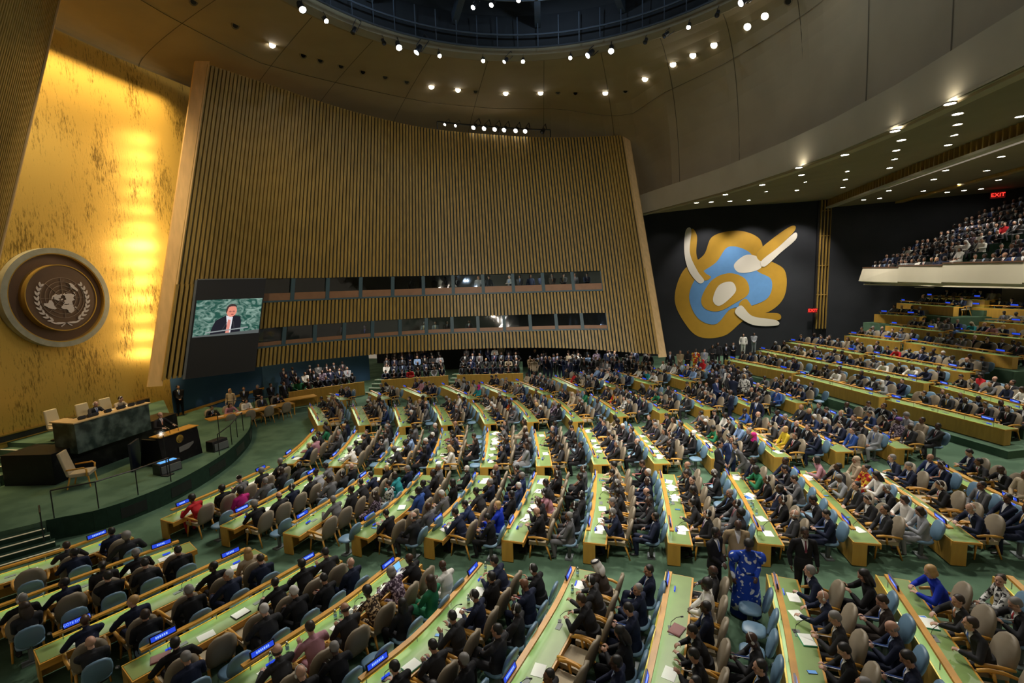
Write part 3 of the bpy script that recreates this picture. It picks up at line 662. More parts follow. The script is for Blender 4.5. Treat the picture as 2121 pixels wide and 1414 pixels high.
# ------------------------------------------------------------------ people
SKIN, TOP, BOT, SHIN, SHOE, CUFF, EYE, LIP = range(8)
DUM = [bpy.data.materials.new('m%d' % i) for i in range(8)]
SK = {'pale': mat('skin_pale', (.52,.30,.21), .5), 'tan': mat('skin_tan', (.36,.19,.115), .5), 'brown': mat('skin_brown', (.17,.078,.042), .45), 'dark': mat('skin_dark', (.065,.030,.018), .4)}
HC = {'black': mat('hair_black', (.010,.009,.008), .5), 'dark brown': mat('hair_brown', (.03,.017,.010), .5), 'grey': mat('hair_grey', (.20,.19,.18), .6), 'white': mat('hair_white', (.55,.53,.50), .6), 'blonde': mat('hair_blonde', (.42,.26,.10), .5)}
CL = {}
def cloth(n, c, r=.75, **k): CL[n] = mat('cloth_'+n.replace(' ', '_'), c, r, spec=.2, **k)
cloth('black', (.011,.011,.013)); cloth('charcoal', (.028,.028,.031)); cloth('navy', (.012,.017,.040)); cloth('dark blue', (.015,.028,.085)); cloth('grey', (.12,.12,.125)); cloth('light grey', (.27,.28,.30)); cloth('brown', (.040,.030,.026)); cloth('blue', (.03,.08,.30)); cloth('white', (.68,.66,.61)); cloth('beige', (.42,.34,.24)); cloth('red', (.42,.015,.02)); cloth('green', (.02,.16,.075)); cloth('purple', (.13,.07,.26)); cloth('teal', (.02,.22,.24)); cloth('pink', (.40,.20,.24)); cloth('yellow', (.55,.40,.03)); cloth('khaki', (.28,.21,.12)); cloth('royal blue', (.01,.035,.42)); cloth('orange', (.5,.17,.02)); cloth('light blue', (.22,.33,.55)); cloth('magenta', (.45,.02,.17))
cloth('blue print', (.012,.05,.36), col2=(.6,.65,.7), scale=9, sharp=(.60,.63), detail=1)
cloth('purple print', (.05,.03,.05), col2=(.42,.34,.42), scale=22, sharp=(.52,.56), detail=2)
cloth('brown print', (.03,.018,.012), col2=(.5,.36,.2), scale=18, sharp=(.50,.55), detail=2)
cloth('red print', (.35,.02,.02), col2=(.65,.42,.04), scale=8, sharp=(.5,.54), detail=2)
cloth('white print', (.03,.03,.03), col2=(.6,.6,.57), scale=14, sharp=(.45,.5), detail=2)
SHOEM = mat('shoe_black', (.008,.008,.008), .3)
SHIRTS = {'white': mat('shirt_white', (.62,.62,.62), .7), 'light blue': mat('shirt_blue', (.28,.38,.55), .7), 'pink': mat('shirt_pink', (.5,.3,.3), .7)}
TIES = {k: mat('tie_'+k, c, .5) for k, c in dict(red=(.32,.015,.02), blue=(.05,.12,.4), maroon=(.11,.01,.03), black=(.01,.01,.012), gold=(.45,.27,.05), purple=(.14,.06,.2), orange=(.5,.2,.1)).items()}
class Body:
    def __init__(s): s.mb = MB(); s.px = []
    def cap(s, a, ra, b, rb, m, seg=12, flat=None):
        a, b = Vector(a), Vector(b); d = (b-a); L = d.length
        if L < 1e-5: d = Vector((0,0,1))
        d.normalize(); R = d.to_track_quat('Z', 'Y').to_matrix(); rings = []
        for t, rr, o in [(0,.35,-.93),(0,.75,-.66),(0,1,0),(.5,1,0),(1,1,0),(1,.75,.66),(1,.35,.93)]:
            r = ra+(rb-ra)*t; c = a+d*(L*t+o*r); fl = flat or (1,1)
            rings.append([c+R @ Vector((r*rr*fl[0]*cos(2*pi*j/seg), r*rr*fl[1]*sin(2*pi*j/seg), 0)) for j in range(seg)])
        s.mb.loft(rings); s.px.append((a, b, ra, rb, m))
    def ell(s, c, r, m, R=None, scale=1.):
        s.mb.ell(c, *r, nu=16, nv=12, R=R); q = min(r); ax = Vector((0,0,1)) if r[2] >= max(r) else (Vector((1,0,0)) if r[0] >= max(r) else Vector((0,1,0)))
        if R: ax = R @ ax
        h = max(r)-q; s.px.append((Vector(c)-ax*h, Vector(c)+ax*h, q*scale, q*scale, m))
    def rings(s, lst, m, seg=20):   # (centre, rx, ry)
        s.mb.loft([[Vector(c)+Vector((rx*cos(2*pi*j/seg), ry*sin(2*pi*j/seg), 0)) for j in range(seg)] for c, rx, ry in lst])
        for (c0, x0, y0), (c1, x1, y1) in zip(lst, lst[1:]):
            for sx in (-1,0,1):
                k = .45; s.px.append((Vector(c0)+Vector((sx*max(x0-y0,0)*k*2,0,0))*.9, Vector(c1)+Vector((sx*max(x1-y1,0)*k*2,0,0))*.9, y0, y1, m))
def ik(S, T, l1, l2, pole):
    S, T = Vector(S), Vector(T); d = T-S; L = min(d.length, (l1+l2)*.985); T = S+d.normalized()*L; d = (T-S).normalized()
    a = (l1*l1-l2*l2+L*L)/(2*L); h = sqrt(max(l1*l1-a*a, 0)); p = Vector(pole); p = (p-d*p.dot(d)).normalized()
    return S+d*a+p*h, T
def hand(B, Wp, d, palm, side, curl):
    d = Vector(d).normalized(); palm = Vector(palm); palm = (palm-d*palm.dot(d)).normalized(); sd = d.cross(palm).normalized()*side
    Rm_ = Matrix((sd, palm, d)).transposed()
    B.ell(Wp+d*.045, (.040,.017,.052), SKIN, R=Rm_)
    for i, (o, l) in enumerate(((-.030,.060),(-.010,.072),(.011,.066),(.030,.052))):
        b0 = Wp+d*.080-sd*o*1.0; c1 = curl*(1+.12*i); d1 = (d*cos(c1)+palm*sin(c1)); b1 = b0+d1*l*.55; d2 = (d*cos(2*c1)+palm*sin(2*c1)); b2 = b1+d2*l*.5
        B.cap(b0, .0098, b1, .0092, SKIN, 6); B.cap(b1, .0092, b2, .0080, SKIN, 6)
    t0 = Wp+d*.02+sd*.030; td = (d*.75+sd*.8+palm*.25).normalized(); t1 = t0+td*.035; B.cap(t0, .013, t1, .011, SKIN, 6); B.cap(t1, .011, t1+(td+palm*.6*curl+d*.3).normalized()*.028, .009, SKIN, 6)
HEADS = {}
def head(B, c, yaw, pit):
    R = (Matrix.Rotation(yaw, 3, 'Z') @ Matrix.Rotation(pit, 3, 'X'))
    q = lambda x, y, z: Vector(c)+R @ Vector((x, y, z))
    B.ell(q(0,-.010,.030), (.077,.096,.092), SKIN, R=R); B.ell(q(0,.022,-.038), (.058,.068,.075), SKIN, R=R)
    B.cap(q(-.02,.062,-.085), .022, q(.02,.062,-.085), .022, SKIN, 8)       # chin
    B.cap(q(0,.086,.020), .009, q(0,.106,-.018), .014, SKIN, 8)             # nose
    B.cap(q(-.035,.075,.036), .013, q(.035,.075,.036), .013, SKIN, 8)       # brow
    for sx in (-1,1):
        B.cap(q(sx*.079,-.008,.020), .012, q(sx*.080,-.004,-.022), .010, SKIN, 6)   # ear
        B.ell(q(sx*.031,.080,.016), (.012,.009,.007), EYE, R=R)
        B.ell(q(sx*.045,.055,-.02), (.022,.022,.025), SKIN, R=R)
    B.cap(q(-.018,.087,-.048), .0075, q(.018,.087,-.048), .0075, LIP, 6)
    M = R.to_4x4(); M.translation = Vector(c); return M
def torso(B, P, C_, S, N_, w=1., belly=0.):
    """P pelvis, C chest, S shoulder line, N neck base (points)"""
    P, C_, S, N_ = map(Vector, (P, C_, S, N_)); Wst = P.lerp(C_, .45)+Vector((0,belly*.3,0))
    B.rings([(P+Vector((0,0,-.10)), .150*w, .115*w), (P, .175*w, .130*w), (Wst, .160*w, .115*w+belly), (C_, .180*w, .122*w), (S+Vector((0,0,-.02)), .175*w, .100*w), (S+Vector((0,0,.05)), .10*w, .075*w)], TOP)
    B.cap(S+Vector((-.160*w,0,0)), .072, S+Vector((.160*w,0,0)), .072, TOP)
    for sx in (-1,1): B.cap(S+Vector((sx*.15*w,0,.02)), .055, N_+Vector((sx*.03,-.01,-.035)), .045, TOP)
    B.rings([(P+Vector((0,-.01,-.12)), .19*w, .15*w), (P+Vector((0,0,.03)), .188*w, .145*w), (P+Vector((0,0,.14)), .165*w, .12*w)], TOP)
    B.cap(S+Vector((0,0,.03)), .068, N_, .060, CUFF); B.cap(N_, .054, N_+(N_-S)*.5+Vector((0,.01,.03)), .050, SKIN)
def arm(B, S, T, pole, hd, palm, side, curl=.5, l1=.30, l2=.255, sleeve=True):
    E_, T2 = ik(S, T, l1, l2, pole); B.cap(S, .068, E_, .056, TOP); 
    if sleeve: B.cap(E_, .056, E_.lerp(T2, .90), .043, TOP); B.cap(E_.lerp(T2, .90), .034, E_.lerp(T2, .97), .032, CUFF)
    else: B.cap(E_, .040, T2, .028, SKIN)
    B.cap(E_.lerp(T2, .93), .027, T2, .026, SKIN)
    d = Vector(hd) if hd is not None else (T2-E_); hand(B, T2, d, palm, side, curl)
def leg(B, H_, K, A, toe, w=1.):
    B.cap(H_, .092*w, K, .070*w, BOT); B.cap(K, .068*w, A, .050, SHIN)
    A = Vector(A); toe = Vector(toe); B.cap(A+Vector((0,-.02,-.04)), .036, toe, .030, SHOE, flat=(1.25,.9))
POSES = {}
def sit(name, lean=0., side=0., yaw=0., pit=0., LH=None, RH=None, cross=0, sleeve=True, belly=0., w=1., skirt=False, hd=None, kn=.0, curl=.5):
    B = Body(); P = (0,-.03,.50); C_ = (side*.6,-.06+lean*.65,.80); S = (side,-.06+lean,.975-abs(lean)*.22); Nk = (side*1.1,-.045+lean*1.12,1.055-abs(lean)*.30)
    torso(B, P, C_, S, Nk, w, belly); Sv = Vector(S)
    LH = LH or (-.07,.26,.60); RH = RH or (.07,.26,.60)
    arm(B, Sv+Vector((-.20*w,0,0)), LH, (-.9,-.3,-.6), hd, (.3,.1,-1), -1, curl, sleeve=sleeve)
    arm(B, Sv+Vector((.20*w,0,0)), RH, (.9,-.3,-.6), hd, (-.3,.1,-1), 1, curl, sleeve=sleeve)
    if cross:
        leg(B, (-.09,.0,.47), (-.12,.44,.47), (-.13,.40,.10), (-.14,.55,.04)); leg(B, (.09,.0,.49), (.02,.42,.58), (-.20,.55,.26), (-.27,.66,.20))
    else:
        leg(B, (-.09,.0,.47), (-.13-kn,.44,.48), (-.13-kn,.38,.10), (-.15-kn,.53,.04)); leg(B, (.09,.0,.47), (.13+kn,.44,.48), (.13+kn,.40,.10), (.15+kn,.55,.04))
    if skirt: B.cap((-.08,.05,.49), .10, (-.09,.40,.50), .085, BOT); B.cap((.08,.05,.49), .10, (.09,.40,.50), .085, BOT)
    hc = Vector(Nk)+Vector((0,.025+sin(-pit)*.05,.135)); M = head(B, hc, yaw, pit); POSES[name] = [B, M, (Vector(P), Vector(C_), Vector(S), Vector(Nk)), 0]
def stand(name, yaw=0., pit=0., LH=None, RH=None, lean=0., w=1., sleeve=True, curl=.4, walk=0., belly=0.):
    B = Body(); P = (0,0,.93); C_ = (0,-.01+lean*.5,1.22); S = (0,-.02+lean,1.40); Nk = (0,-.01+lean*1.15,1.49)
    torso(B, P, C_, S, Nk, w, belly); Sv = Vector(S)
    arm(B, Sv+Vector((-.20*w,0,0)), LH or (-.27,.06,.88), (-.5,-1,0), None, (1,0,0) if not LH else (.3,.1,-1), -1, curl, sleeve=sleeve)
    arm(B, Sv+Vector((.20*w,0,0)), RH or (.27,.06,.88), (.5,-1,0), None, (-1,0,0) if not RH else (-.3,.1,-1), 1, curl, sleeve=sleeve)
    leg(B, (-.09,0,.88), (-.10,.03+walk,.50), (-.11,-.03+walk,.10), (-.13,.12+walk,.04), 1.02); leg(B, (.09,0,.88), (.10,.03-walk,.50), (.11,-.03-walk,.10), (.13,.12-walk,.04), 1.02)
    hc = Vector(Nk)+Vector((0,.025+sin(-pit)*.05,.135)); M = head(B, hc, yaw, pit); POSES[name] = [B, M, (Vector(P), Vector(C_), Vector(S), Vector(Nk)), 1]
sit('lap', 0.02, 0, 0, 0); sit('write', .20, 0, .15, -.42, (-.16,.46,.74), (.12,.44,.74)); sit('read', .12, 0, -.1, -.5, (-.10,.34,.80), (.14,.36,.80), hd=(0,.6,.8))
sit('recline', -.06, .02, -.35, .05, (-.26,.20,.68), (.26,.20,.68), cross=0, belly=.03, w=1.06); sit('cross', -.03, -.02, .3, -.1, (-.03,.30,.62), (.06,.30,.63), cross=1)
sit('phone', .06, 0, .05, -.55, (-.05,.30,.74), (.07,.30,.74), hd=(0,.7,.7), curl=.7); sit('chin', .18, .05, -.5, -.1, (-.12,.44,.74), (.06,.16,.98), hd=None, curl=1.0)
sit('look', .05, 0, .9, 0, (-.20,.36,.74), (.08,.27,.62)); sit('lady', 0., 0, .2, -.15, (-.04,.28,.60), (.05,.28,.60), cross=0, sleeve=False, w=.88, skirt=True)
sit('reach', .14, -.04, .1, -.2, (-.20,.52,.74), (.16,.40,.74), w=1.03)
stand('standing'); stand('clasp', .3, -.1, (-.05,.20,.98), (.05,.20,.98)); stand('bowed', .1, -.55, (-.12,.24,1.02), (.29,.1,.90), lean=.03, w=1.08, belly=.05); stand('lectern', -.2, -.15, (-.26,.42,1.16), (.26,.42,1.16), lean=.08)
stand('folder', -.4, -.35, (-.08,.30,1.14), (.10,.30,1.14)); stand('lean', -.2, -.3, (-.2,.40,.92), (.22,.44,.90), lean=.32)
def eval_mesh(me, mods):
    o = bpy.data.objects.new('tmp', me); COL.objects.link(o)
    for tp, kw in mods:
        m = o.modifiers.new('m', tp)
        for k, v in kw.items(): setattr(m, k, v)
    dg = bpy.context.evaluated_depsgraph_get(); dg.update()
    r = bpy.data.meshes.new_from_object(o.evaluated_get(dg)); bpy.data.objects.remove(o); return r
BODY, LOWB, SHIRTM, TIEM, HEADM = {}, {}, {}, {}, {}
def assign(me, prox):
    n = len(me.polygons); c = np.zeros(n*3); me.polygons.foreach_get('center', c); c = c.reshape(n, 3); best = np.full(n, 1e9); mi = np.zeros(n, int)
    for a, b, ra, rb, m in prox:
        a = np.array(a); b = np.array(b); d = b-a; L = max(d @ d, 1e-9); t = np.clip(((c-a) @ d)/L, 0, 1); dist = np.linalg.norm(c-a-t[:,None]*d, axis=1)-(ra+(rb-ra)*t)
        if m in (EYE, LIP): dist = np.where(dist < .004, dist-.02, dist)
        k = dist < best; best[k] = dist[k]; mi[k] = m
    me.materials.clear()
    for d_ in DUM: me.materials.append(d_)
    me.polygons.foreach_set('material_index', mi.astype(np.int32)); me.polygons.foreach_set('use_smooth', [True]*n)
for nm, (B, HM, fr, st_) in POSES.items():
    src = B.mb.mesh('src', [])
    hi = eval_mesh(src, [('REMESH', dict(mode='VOXEL', voxel_size=.0085)), ('SMOOTH', dict(factor=.5, iterations=3)), ('DECIMATE', dict(ratio=.17))]); assign(hi, B.px); hi.name = 'body'
    lo = eval_mesh(src, [('REMESH', dict(mode='VOXEL', voxel_size=.022)), ('DECIMATE', dict(ratio=.085))]); assign(lo, B.px); lo.name = 'body_far'
    BODY[nm], LOWB[nm], HEADM[nm] = hi, lo, HM
    # shirt front and tie laid on the chest
    P, C_, S, Nk = fr; bm = bmesh.new(); bm.from_mesh(hi); bv = BVHTree.FromBMesh(bm); bm.free()
    def patch(wf, off, z0, z1, rows, cols, nmn):
        m = MB(); g = []
        for i in range(rows+1):
            t = i/rows; row = []
            for j in range(cols+1):
                u = (j/cols*2-1)*wf(t); base = Nk.lerp(C_, z0+(z1-z0)*t); o = base+Vector((u, .6, .0)); hit = bv.ray_cast(o, Vector((0,-1,0)), 1.2)
                if hit[0] is None: hit = (base+Vector((u,.1,0)), Vector((0,1,0)))
                row.append(hit[0]+Vector((0,off,0))); 
            g.append(row)
        for i in range(rows):
            for j in range(cols): m.quad(g[i][j], g[i][j+1], g[i+1][j+1], g[i+1][j])
        return m
    m1 = patch(lambda t: .062*(1-t)**.8+.006, .007, .02, 1.02, 8, 6, 'shirt'); m2 = patch(lambda t: .013+.013*t if t > .12 else .018, .014, .10, .98, 8, 2, 'tie')
    SHIRTM[nm] = m1.mesh('shirt_front', [DUM[0]], True); TIEM[nm] = m2.mesh('necktie', [DUM[0]], True)
# hair shapes in head coordinates
HAIR = {}
def hairmesh(key, parts, vox=.012, low=.5):
    mb = MB()
    for p in parts:
        if p[0] == 'e': mb.ell(p[1], *p[2], nu=16, nv=12)
        else: mb.tube(p[1], p[2], 10)
    HAIR[key] = eval_mesh(mb.mesh('src', [DUM[0]]), [('REMESH', dict(mode='VOXEL', voxel_size=vox)), ('SMOOTH', dict(factor=.5, iterations=2)), ('DECIMATE', dict(ratio=low))])
    HAIR[key].name = 'hair'; HAIR[key].polygons.foreach_set('use_smooth', [True]*len(HAIR[key].polygons)); HAIR[key].materials.clear(); HAIR[key].materials.append(DUM[0])
hairmesh('short', [('e',(0,-.022,.050),(.083,.094,.082)),('e',(0,-.045,.01),(.080,.070,.075))])
hairmesh('afro', [('e',(0,-.03,.065),(.105,.108,.098)),('e',(0,-.05,.02),(.095,.080,.085))])
hairmesh('fringe', [('e',(0,-.055,-.002),(.084,.060,.040)),('e',(-.062,-.02,.005),(.024,.05,.035)),('e',(.062,-.02,.005),(.024,.05,.035))])
hairmesh('bob', [('e',(0,-.026,.050),(.090,.098,.086)),('e',(0,-.055,-.03),(.098,.062,.085)),('e',(-.072,0,-.03),(.026,.045,.075)),('e',(.072,0,-.03),(.026,.045,.075))])
hairmesh('long', [('e',(0,-.026,.050),(.088,.098,.085)),('e',(0,-.075,-.10),(.100,.050,.15)),('e',(-.074,-.01,-.08),(.028,.042,.12)),('e',(.074,-.01,-.08),(.028,.042,.12))])
hairmesh('bun', [('e',(0,-.026,.048),(.084,.096,.084)),('e',(0,-.11,.07),(.045,.045,.045))])
hairmesh('scarf', [('e',(0,-.024,.042),(.096,.106,.098)),('e',(0,-.045,-.05),(.100,.080,.11)),('e',(0,-.035,-.14),(.125,.095,.095)),('e',(0,-.03,-.19),(.155,.105,.05))])
hairmesh('drape', [('e',(0,-.024,.042),(.096,.106,.094)),('e',(0,-.07,-.03),(.115,.065,.12)),('e',(0,-.085,-.14),(.145,.065,.13)),('e',(-.085,-.01,-.08),(.030,.055,.14)),('e',(.085,-.01,-.08),(.030,.055,.14))])
m = MB(); m.tube([(.093*cos(2*pi*i/20), -.02+.100*sin(2*pi*i/20), .088) for i in range(21)], .011, 6); m.tube([(.086*cos(2*pi*i/20), -.02+.092*sin(2*pi*i/20), .106) for i in range(21)], .011, 6); CORD = m.mesh('head_cord', [BLK], True)
hairmesh('turban', [('e',(0,-.02,.085),(.108,.12,.068)),('e',(0,-.03,.05),(.098,.105,.06))])
m = MB(); m.tube([(-.086,0,.01),(-.086,-.005,.06),(-.05,-.01,.118),(0,-.01,.136),(.05,-.01,.118),(.086,-.005,.06),(.086,0,.01)], .007, 6); m.ell((-.092,0,.0), .018,.028,.034, nu=8, nv=6); m.ell((.092,0,.0), .018,.028,.034, nu=8, nv=6)
EARP = m.mesh('headphones', [mat('white_plastic', (.6,.6,.56), .5)], True)
def setm(o, i, m): o.material_slots[i].link = 'OBJECT'; o.material_slots[i].material = m
def hair_parts(h): return h
def person(pose, loc, rz, look, label, group=None, scale=1.):
    sk, top, bot, hair, hcol, shirt, tie, ear = (look.get(k) for k in ('skin','top','bot','hair','hcol','shirt','tie','ear'))
    t = thing('person', label, 'person', loc, rz, group); t.scale = (scale,)*3
    b = link('body', BODY[pose], t); ms = [SK[sk], CL[top], CL[bot or top], look.get('shin') and (SK[sk] if look['shin'] == 'skin' else CL[look['shin']]) or CL[bot or top], CL[look['shoe']] if look.get('shoe') else SHOEM, SHIRTS[shirt] if shirt else CL[top], EYEM, LIPM[sk]]
    for i, mm in enumerate(ms): setm(b, i, mm)
    if hair: 
        h = link('headdress' if hair == 'drape' else 'headscarf' if hair == 'scarf' else ('turban' if hair == 'turban' else 'hair'), HAIR[hair], t, HEADM[pose]); setm(h, 0, HC.get(hcol) or CL[hcol])
    if shirt: s_ = link('shirt_front', SHIRTM[pose], t); setm(s_, 0, SHIRTS[shirt])
    if tie: s_ = link('necktie', TIEM[pose], t); setm(s_, 0, TIES[tie])
    if ear: link('headphones', EARP, t, HEADM[pose])
    if hair == 'drape': link('head_cord', CORD, t, HEADM[pose])
    return t
EYEM = mat('eye_dark', (.02,.015,.012), .3)
LIPM = {'pale': mat('lip_pale', (.36,.13,.10), .5), 'tan': mat('lip_tan', (.24,.085,.06), .5), 'brown': mat('lip_brown', (.12,.045,.03), .5), 'dark': mat('lip_dark', (.05,.022,.016), .5)}
RP = random.Random(11)
def rlook(seatkind):
    lady = RP.random() < .22
    sk = RP.choices(['pale','tan','brown','dark'], [.34,.24,.14,.28])[0]
    if lady:
        top = RP.choices(['black','charcoal','white','grey','beige','blue','red','green','purple','teal','pink','light grey','brown print','white print','red print','navy','light blue','purple print'], [6,4,3,3,2,1,1,.6,.6,.6,.8,2,1,1.2,.5,4,1,.8])[0]
        hair = RP.choices(['long','bob','bun','scarf','short','afro'], [5,4,3,.7,1,1])[0]
        hcol = RP.choices(['black','dark brown','grey','blonde'], [5,5,1,1.6])[0] if hair != 'scarf' else RP.choice(['white','beige','black','magenta','light grey'])
        return dict(skin=sk, top=top, bot=RP.choice(['black','charcoal','navy',top]), hair=hair, hcol=hcol, shirt=None, tie=None, ear=RP.random() < .25, lady=1, shin=RP.choice([None,'skin','black']))
    top = RP.choices(['black','charcoal','navy','dark blue','grey','brown','light grey','beige','white','blue'], [34,24,24,6,6,2,1.6,.8,1.2,.7])[0]
    bald = RP.random() < .14
    hcol = RP.choices(['black','dark brown','grey','white','blonde'], [6,4,3,1.2,.5] if sk in ('pale','tan') else [8,.5,1.6,.4,0])[0]
    hair = RP.choice(['fringe', None]) if bald else ('afro' if sk in ('dark',) and RP.random() < .15 else 'short')
    return dict(skin=sk, top=top, bot=top if top in ('black','charcoal','navy','dark blue','grey') else RP.choice(['black','charcoal']), hair=hair, hcol=hcol, shirt=RP.choices(['white','light blue','pink'], [8,2,.4])[0] if top not in ('white','beige') else None, tie=RP.choice(list(TIES)) if RP.random() < .8 and top not in ('white','beige') else None, ear=RP.random() < .3, lady=0)
def desc(l):
    t = l['top']; g = 'suit' if (not l.get('lady') and t not in ('white','beige')) else ('top' if l.get('lady') else 'clothes')
    if l['hair'] == 'drape': h = 'white-headdress'
    elif l['hair'] == 'scarf': h = 'headscarf-wearing'
    elif l['hair'] == 'turban': h = 'turbaned'
    elif l['hair'] in (None,'fringe'): h = 'bald' if l['hair'] is None else 'balding'
    else:
        c = {'dark brown':'brown-haired','black':'dark-haired','grey':'grey-haired','white':'white-haired','blonde':'fair-haired'}[l['hcol']]
        h = c if l['hair'] in ('short','afro','bob') else {'long':'long-haired','bun':'bun-haired'}.get(l['hair'], c)
    return '%s person in %s %s' % (h, t, g)
# ------------------------------------------------------------------ chairs
def tan_chair_parts():
    P = []
    m = MB(); m.obox((0,.02,.44), (.26,0,0), (0,.25,0), (0,0,.045)); seat = m
    ring = lambda y, z, w, d: [(x, y+dy, z) for x, dy in ((-w,-.0),(-w*.55,-d),(w*.55,-d),(w,0),(w*.9,d*.9+.02),(0,d*.9),(-w*.9,d*.9+.02))]
    m = MB(); m.loft([ring(-.23,.40,.19,.03), ring(-.25,.48,.25,.04), ring(-.29,.65,.285,.045), ring(-.33,.82,.275,.045), ring(-.365,.94,.225,.04), ring(-.38,1.01,.14,.03), ring(-.385,1.03,.06,.02)]); back = m
    arms, legs = [], []
    for s in (-1,1):
        m = MB(); m.tube([(s*.30,.27,.62),(s*.315,.12,.65),(s*.315,-.08,.645),(s*.285,-.28,.60)], [.028,.034,.032,.026], 8); m.tube([(s*.28,.02,.42),(s*.31,.06,.63)], .026, 6); arms.append(m)
        m = MB(); m.tube([(s*.22,.22,.42),(s*.255,.26,.0)], [.030,.018], 6); legs.append(m)
        m = MB(); m.tube([(s*.22,-.20,.42),(s*.245,-.34,.0)], [.030,.018], 6); legs.append(m)
    return seat, back, arms, legs
seat, back, arms, legs = tan_chair_parts()
TC = [('seat', seat.mesh('seat', [TAN])), ('backrest', back.mesh('backrest', [TANB], True))]+[('armrest', a.mesh('armrest', [WOOD], True)) for a in arms]+[('leg', l.mesh('leg', [WOOD], True)) for l in legs]
def blue_parts():
    rr = lambda w, d, z, y0=0: [(w*cos(t)*(1/ max(abs(cos(t)),abs(sin(t))))**.5, y0+d*sin(t)*(1/max(abs(cos(t)),abs(sin(t))))**.5, z) for t in [2*pi*(i+.5)/16 for i in range(16)]]
    m = MB(); m.loft([rr(.19,.19,.41), rr(.225,.22,.43), rr(.225,.22,.46), rr(.19,.19,.485)]); s = m
    m = MB(); rb = lambda k, y: [(x*k, y, .72+z*k) for x, z in [(.225*cos(t)*(1/max(abs(cos(t)),abs(sin(t))))**.45, .24*sin(t)*(1/max(abs(cos(t)),abs(sin(t))))**.45) for t in [2*pi*(i+.5)/16 for i in range(16)]]]
    L_ = [rb(.9,-.22), rb(1,-.24), rb(1,-.27), rb(.88,-.295)]; L_ = [[(p[0], p[1]-(p[2]-.5)*.28, p[2]) for p in r] for r in L_]; m.loft(L_); b = m
    m = MB(); m.tube([(0,0,.42),(0,0,.05)], .055, 8); m.obox((0,0,.015), (.17,0,0), (0,.10,0), (0,0,.015)); p = m
    m = MB(); m.tube([(0,-.10,.42),(0,-.22,.43),(0,-.28,.55)], .022, 6); m.tube([(.26,-.27,.60),(.30,-.30,.60)], .03, 8); br = m
    return [('seat', s.mesh('seat', [BLUEC], True)), ('backrest', b.mesh('backrest', [BLUEC], True)), ('pedestal', p.mesh('pedestal', [GREYM])), ('bracket', br.mesh('bracket', [STEEL]))]
BC = blue_parts()
def merge(parts, name):
    vs, fs, ms, mats = [], [], [], []
    for _, me in parts:
        n = len(vs); vs += [tuple(v.co) for v in me.vertices]
        if me.materials[0] not in mats: mats.append(me.materials[0])
        k = mats.index(me.materials[0])
        for p in me.polygons: fs.append(tuple(n+i for i in p.vertices)); ms.append(k)
    m = MB(); m.v, m.f, m.m = vs, fs, ms; return m.mesh(name, mats, True)
TCM, BCM = merge(TC, 'tan_chair'), merge(BC, 'blue_chair')
def chair(kind, loc, rz, label, group, detailed):
    parts, me, nm = (TC, TCM, 'delegate_chair') if kind == 'T' else (BC, BCM, 'adviser_chair')
    if detailed:
        t = thing(nm, label, 'chair', loc, rz, group)
        for n_, m_ in parts: link(n_, m_, t)
    else:
        t = link(nm, me); t.location = loc; t.rotation_euler = (0,0,rz); tag(t, label, 'chair', group)
    return t
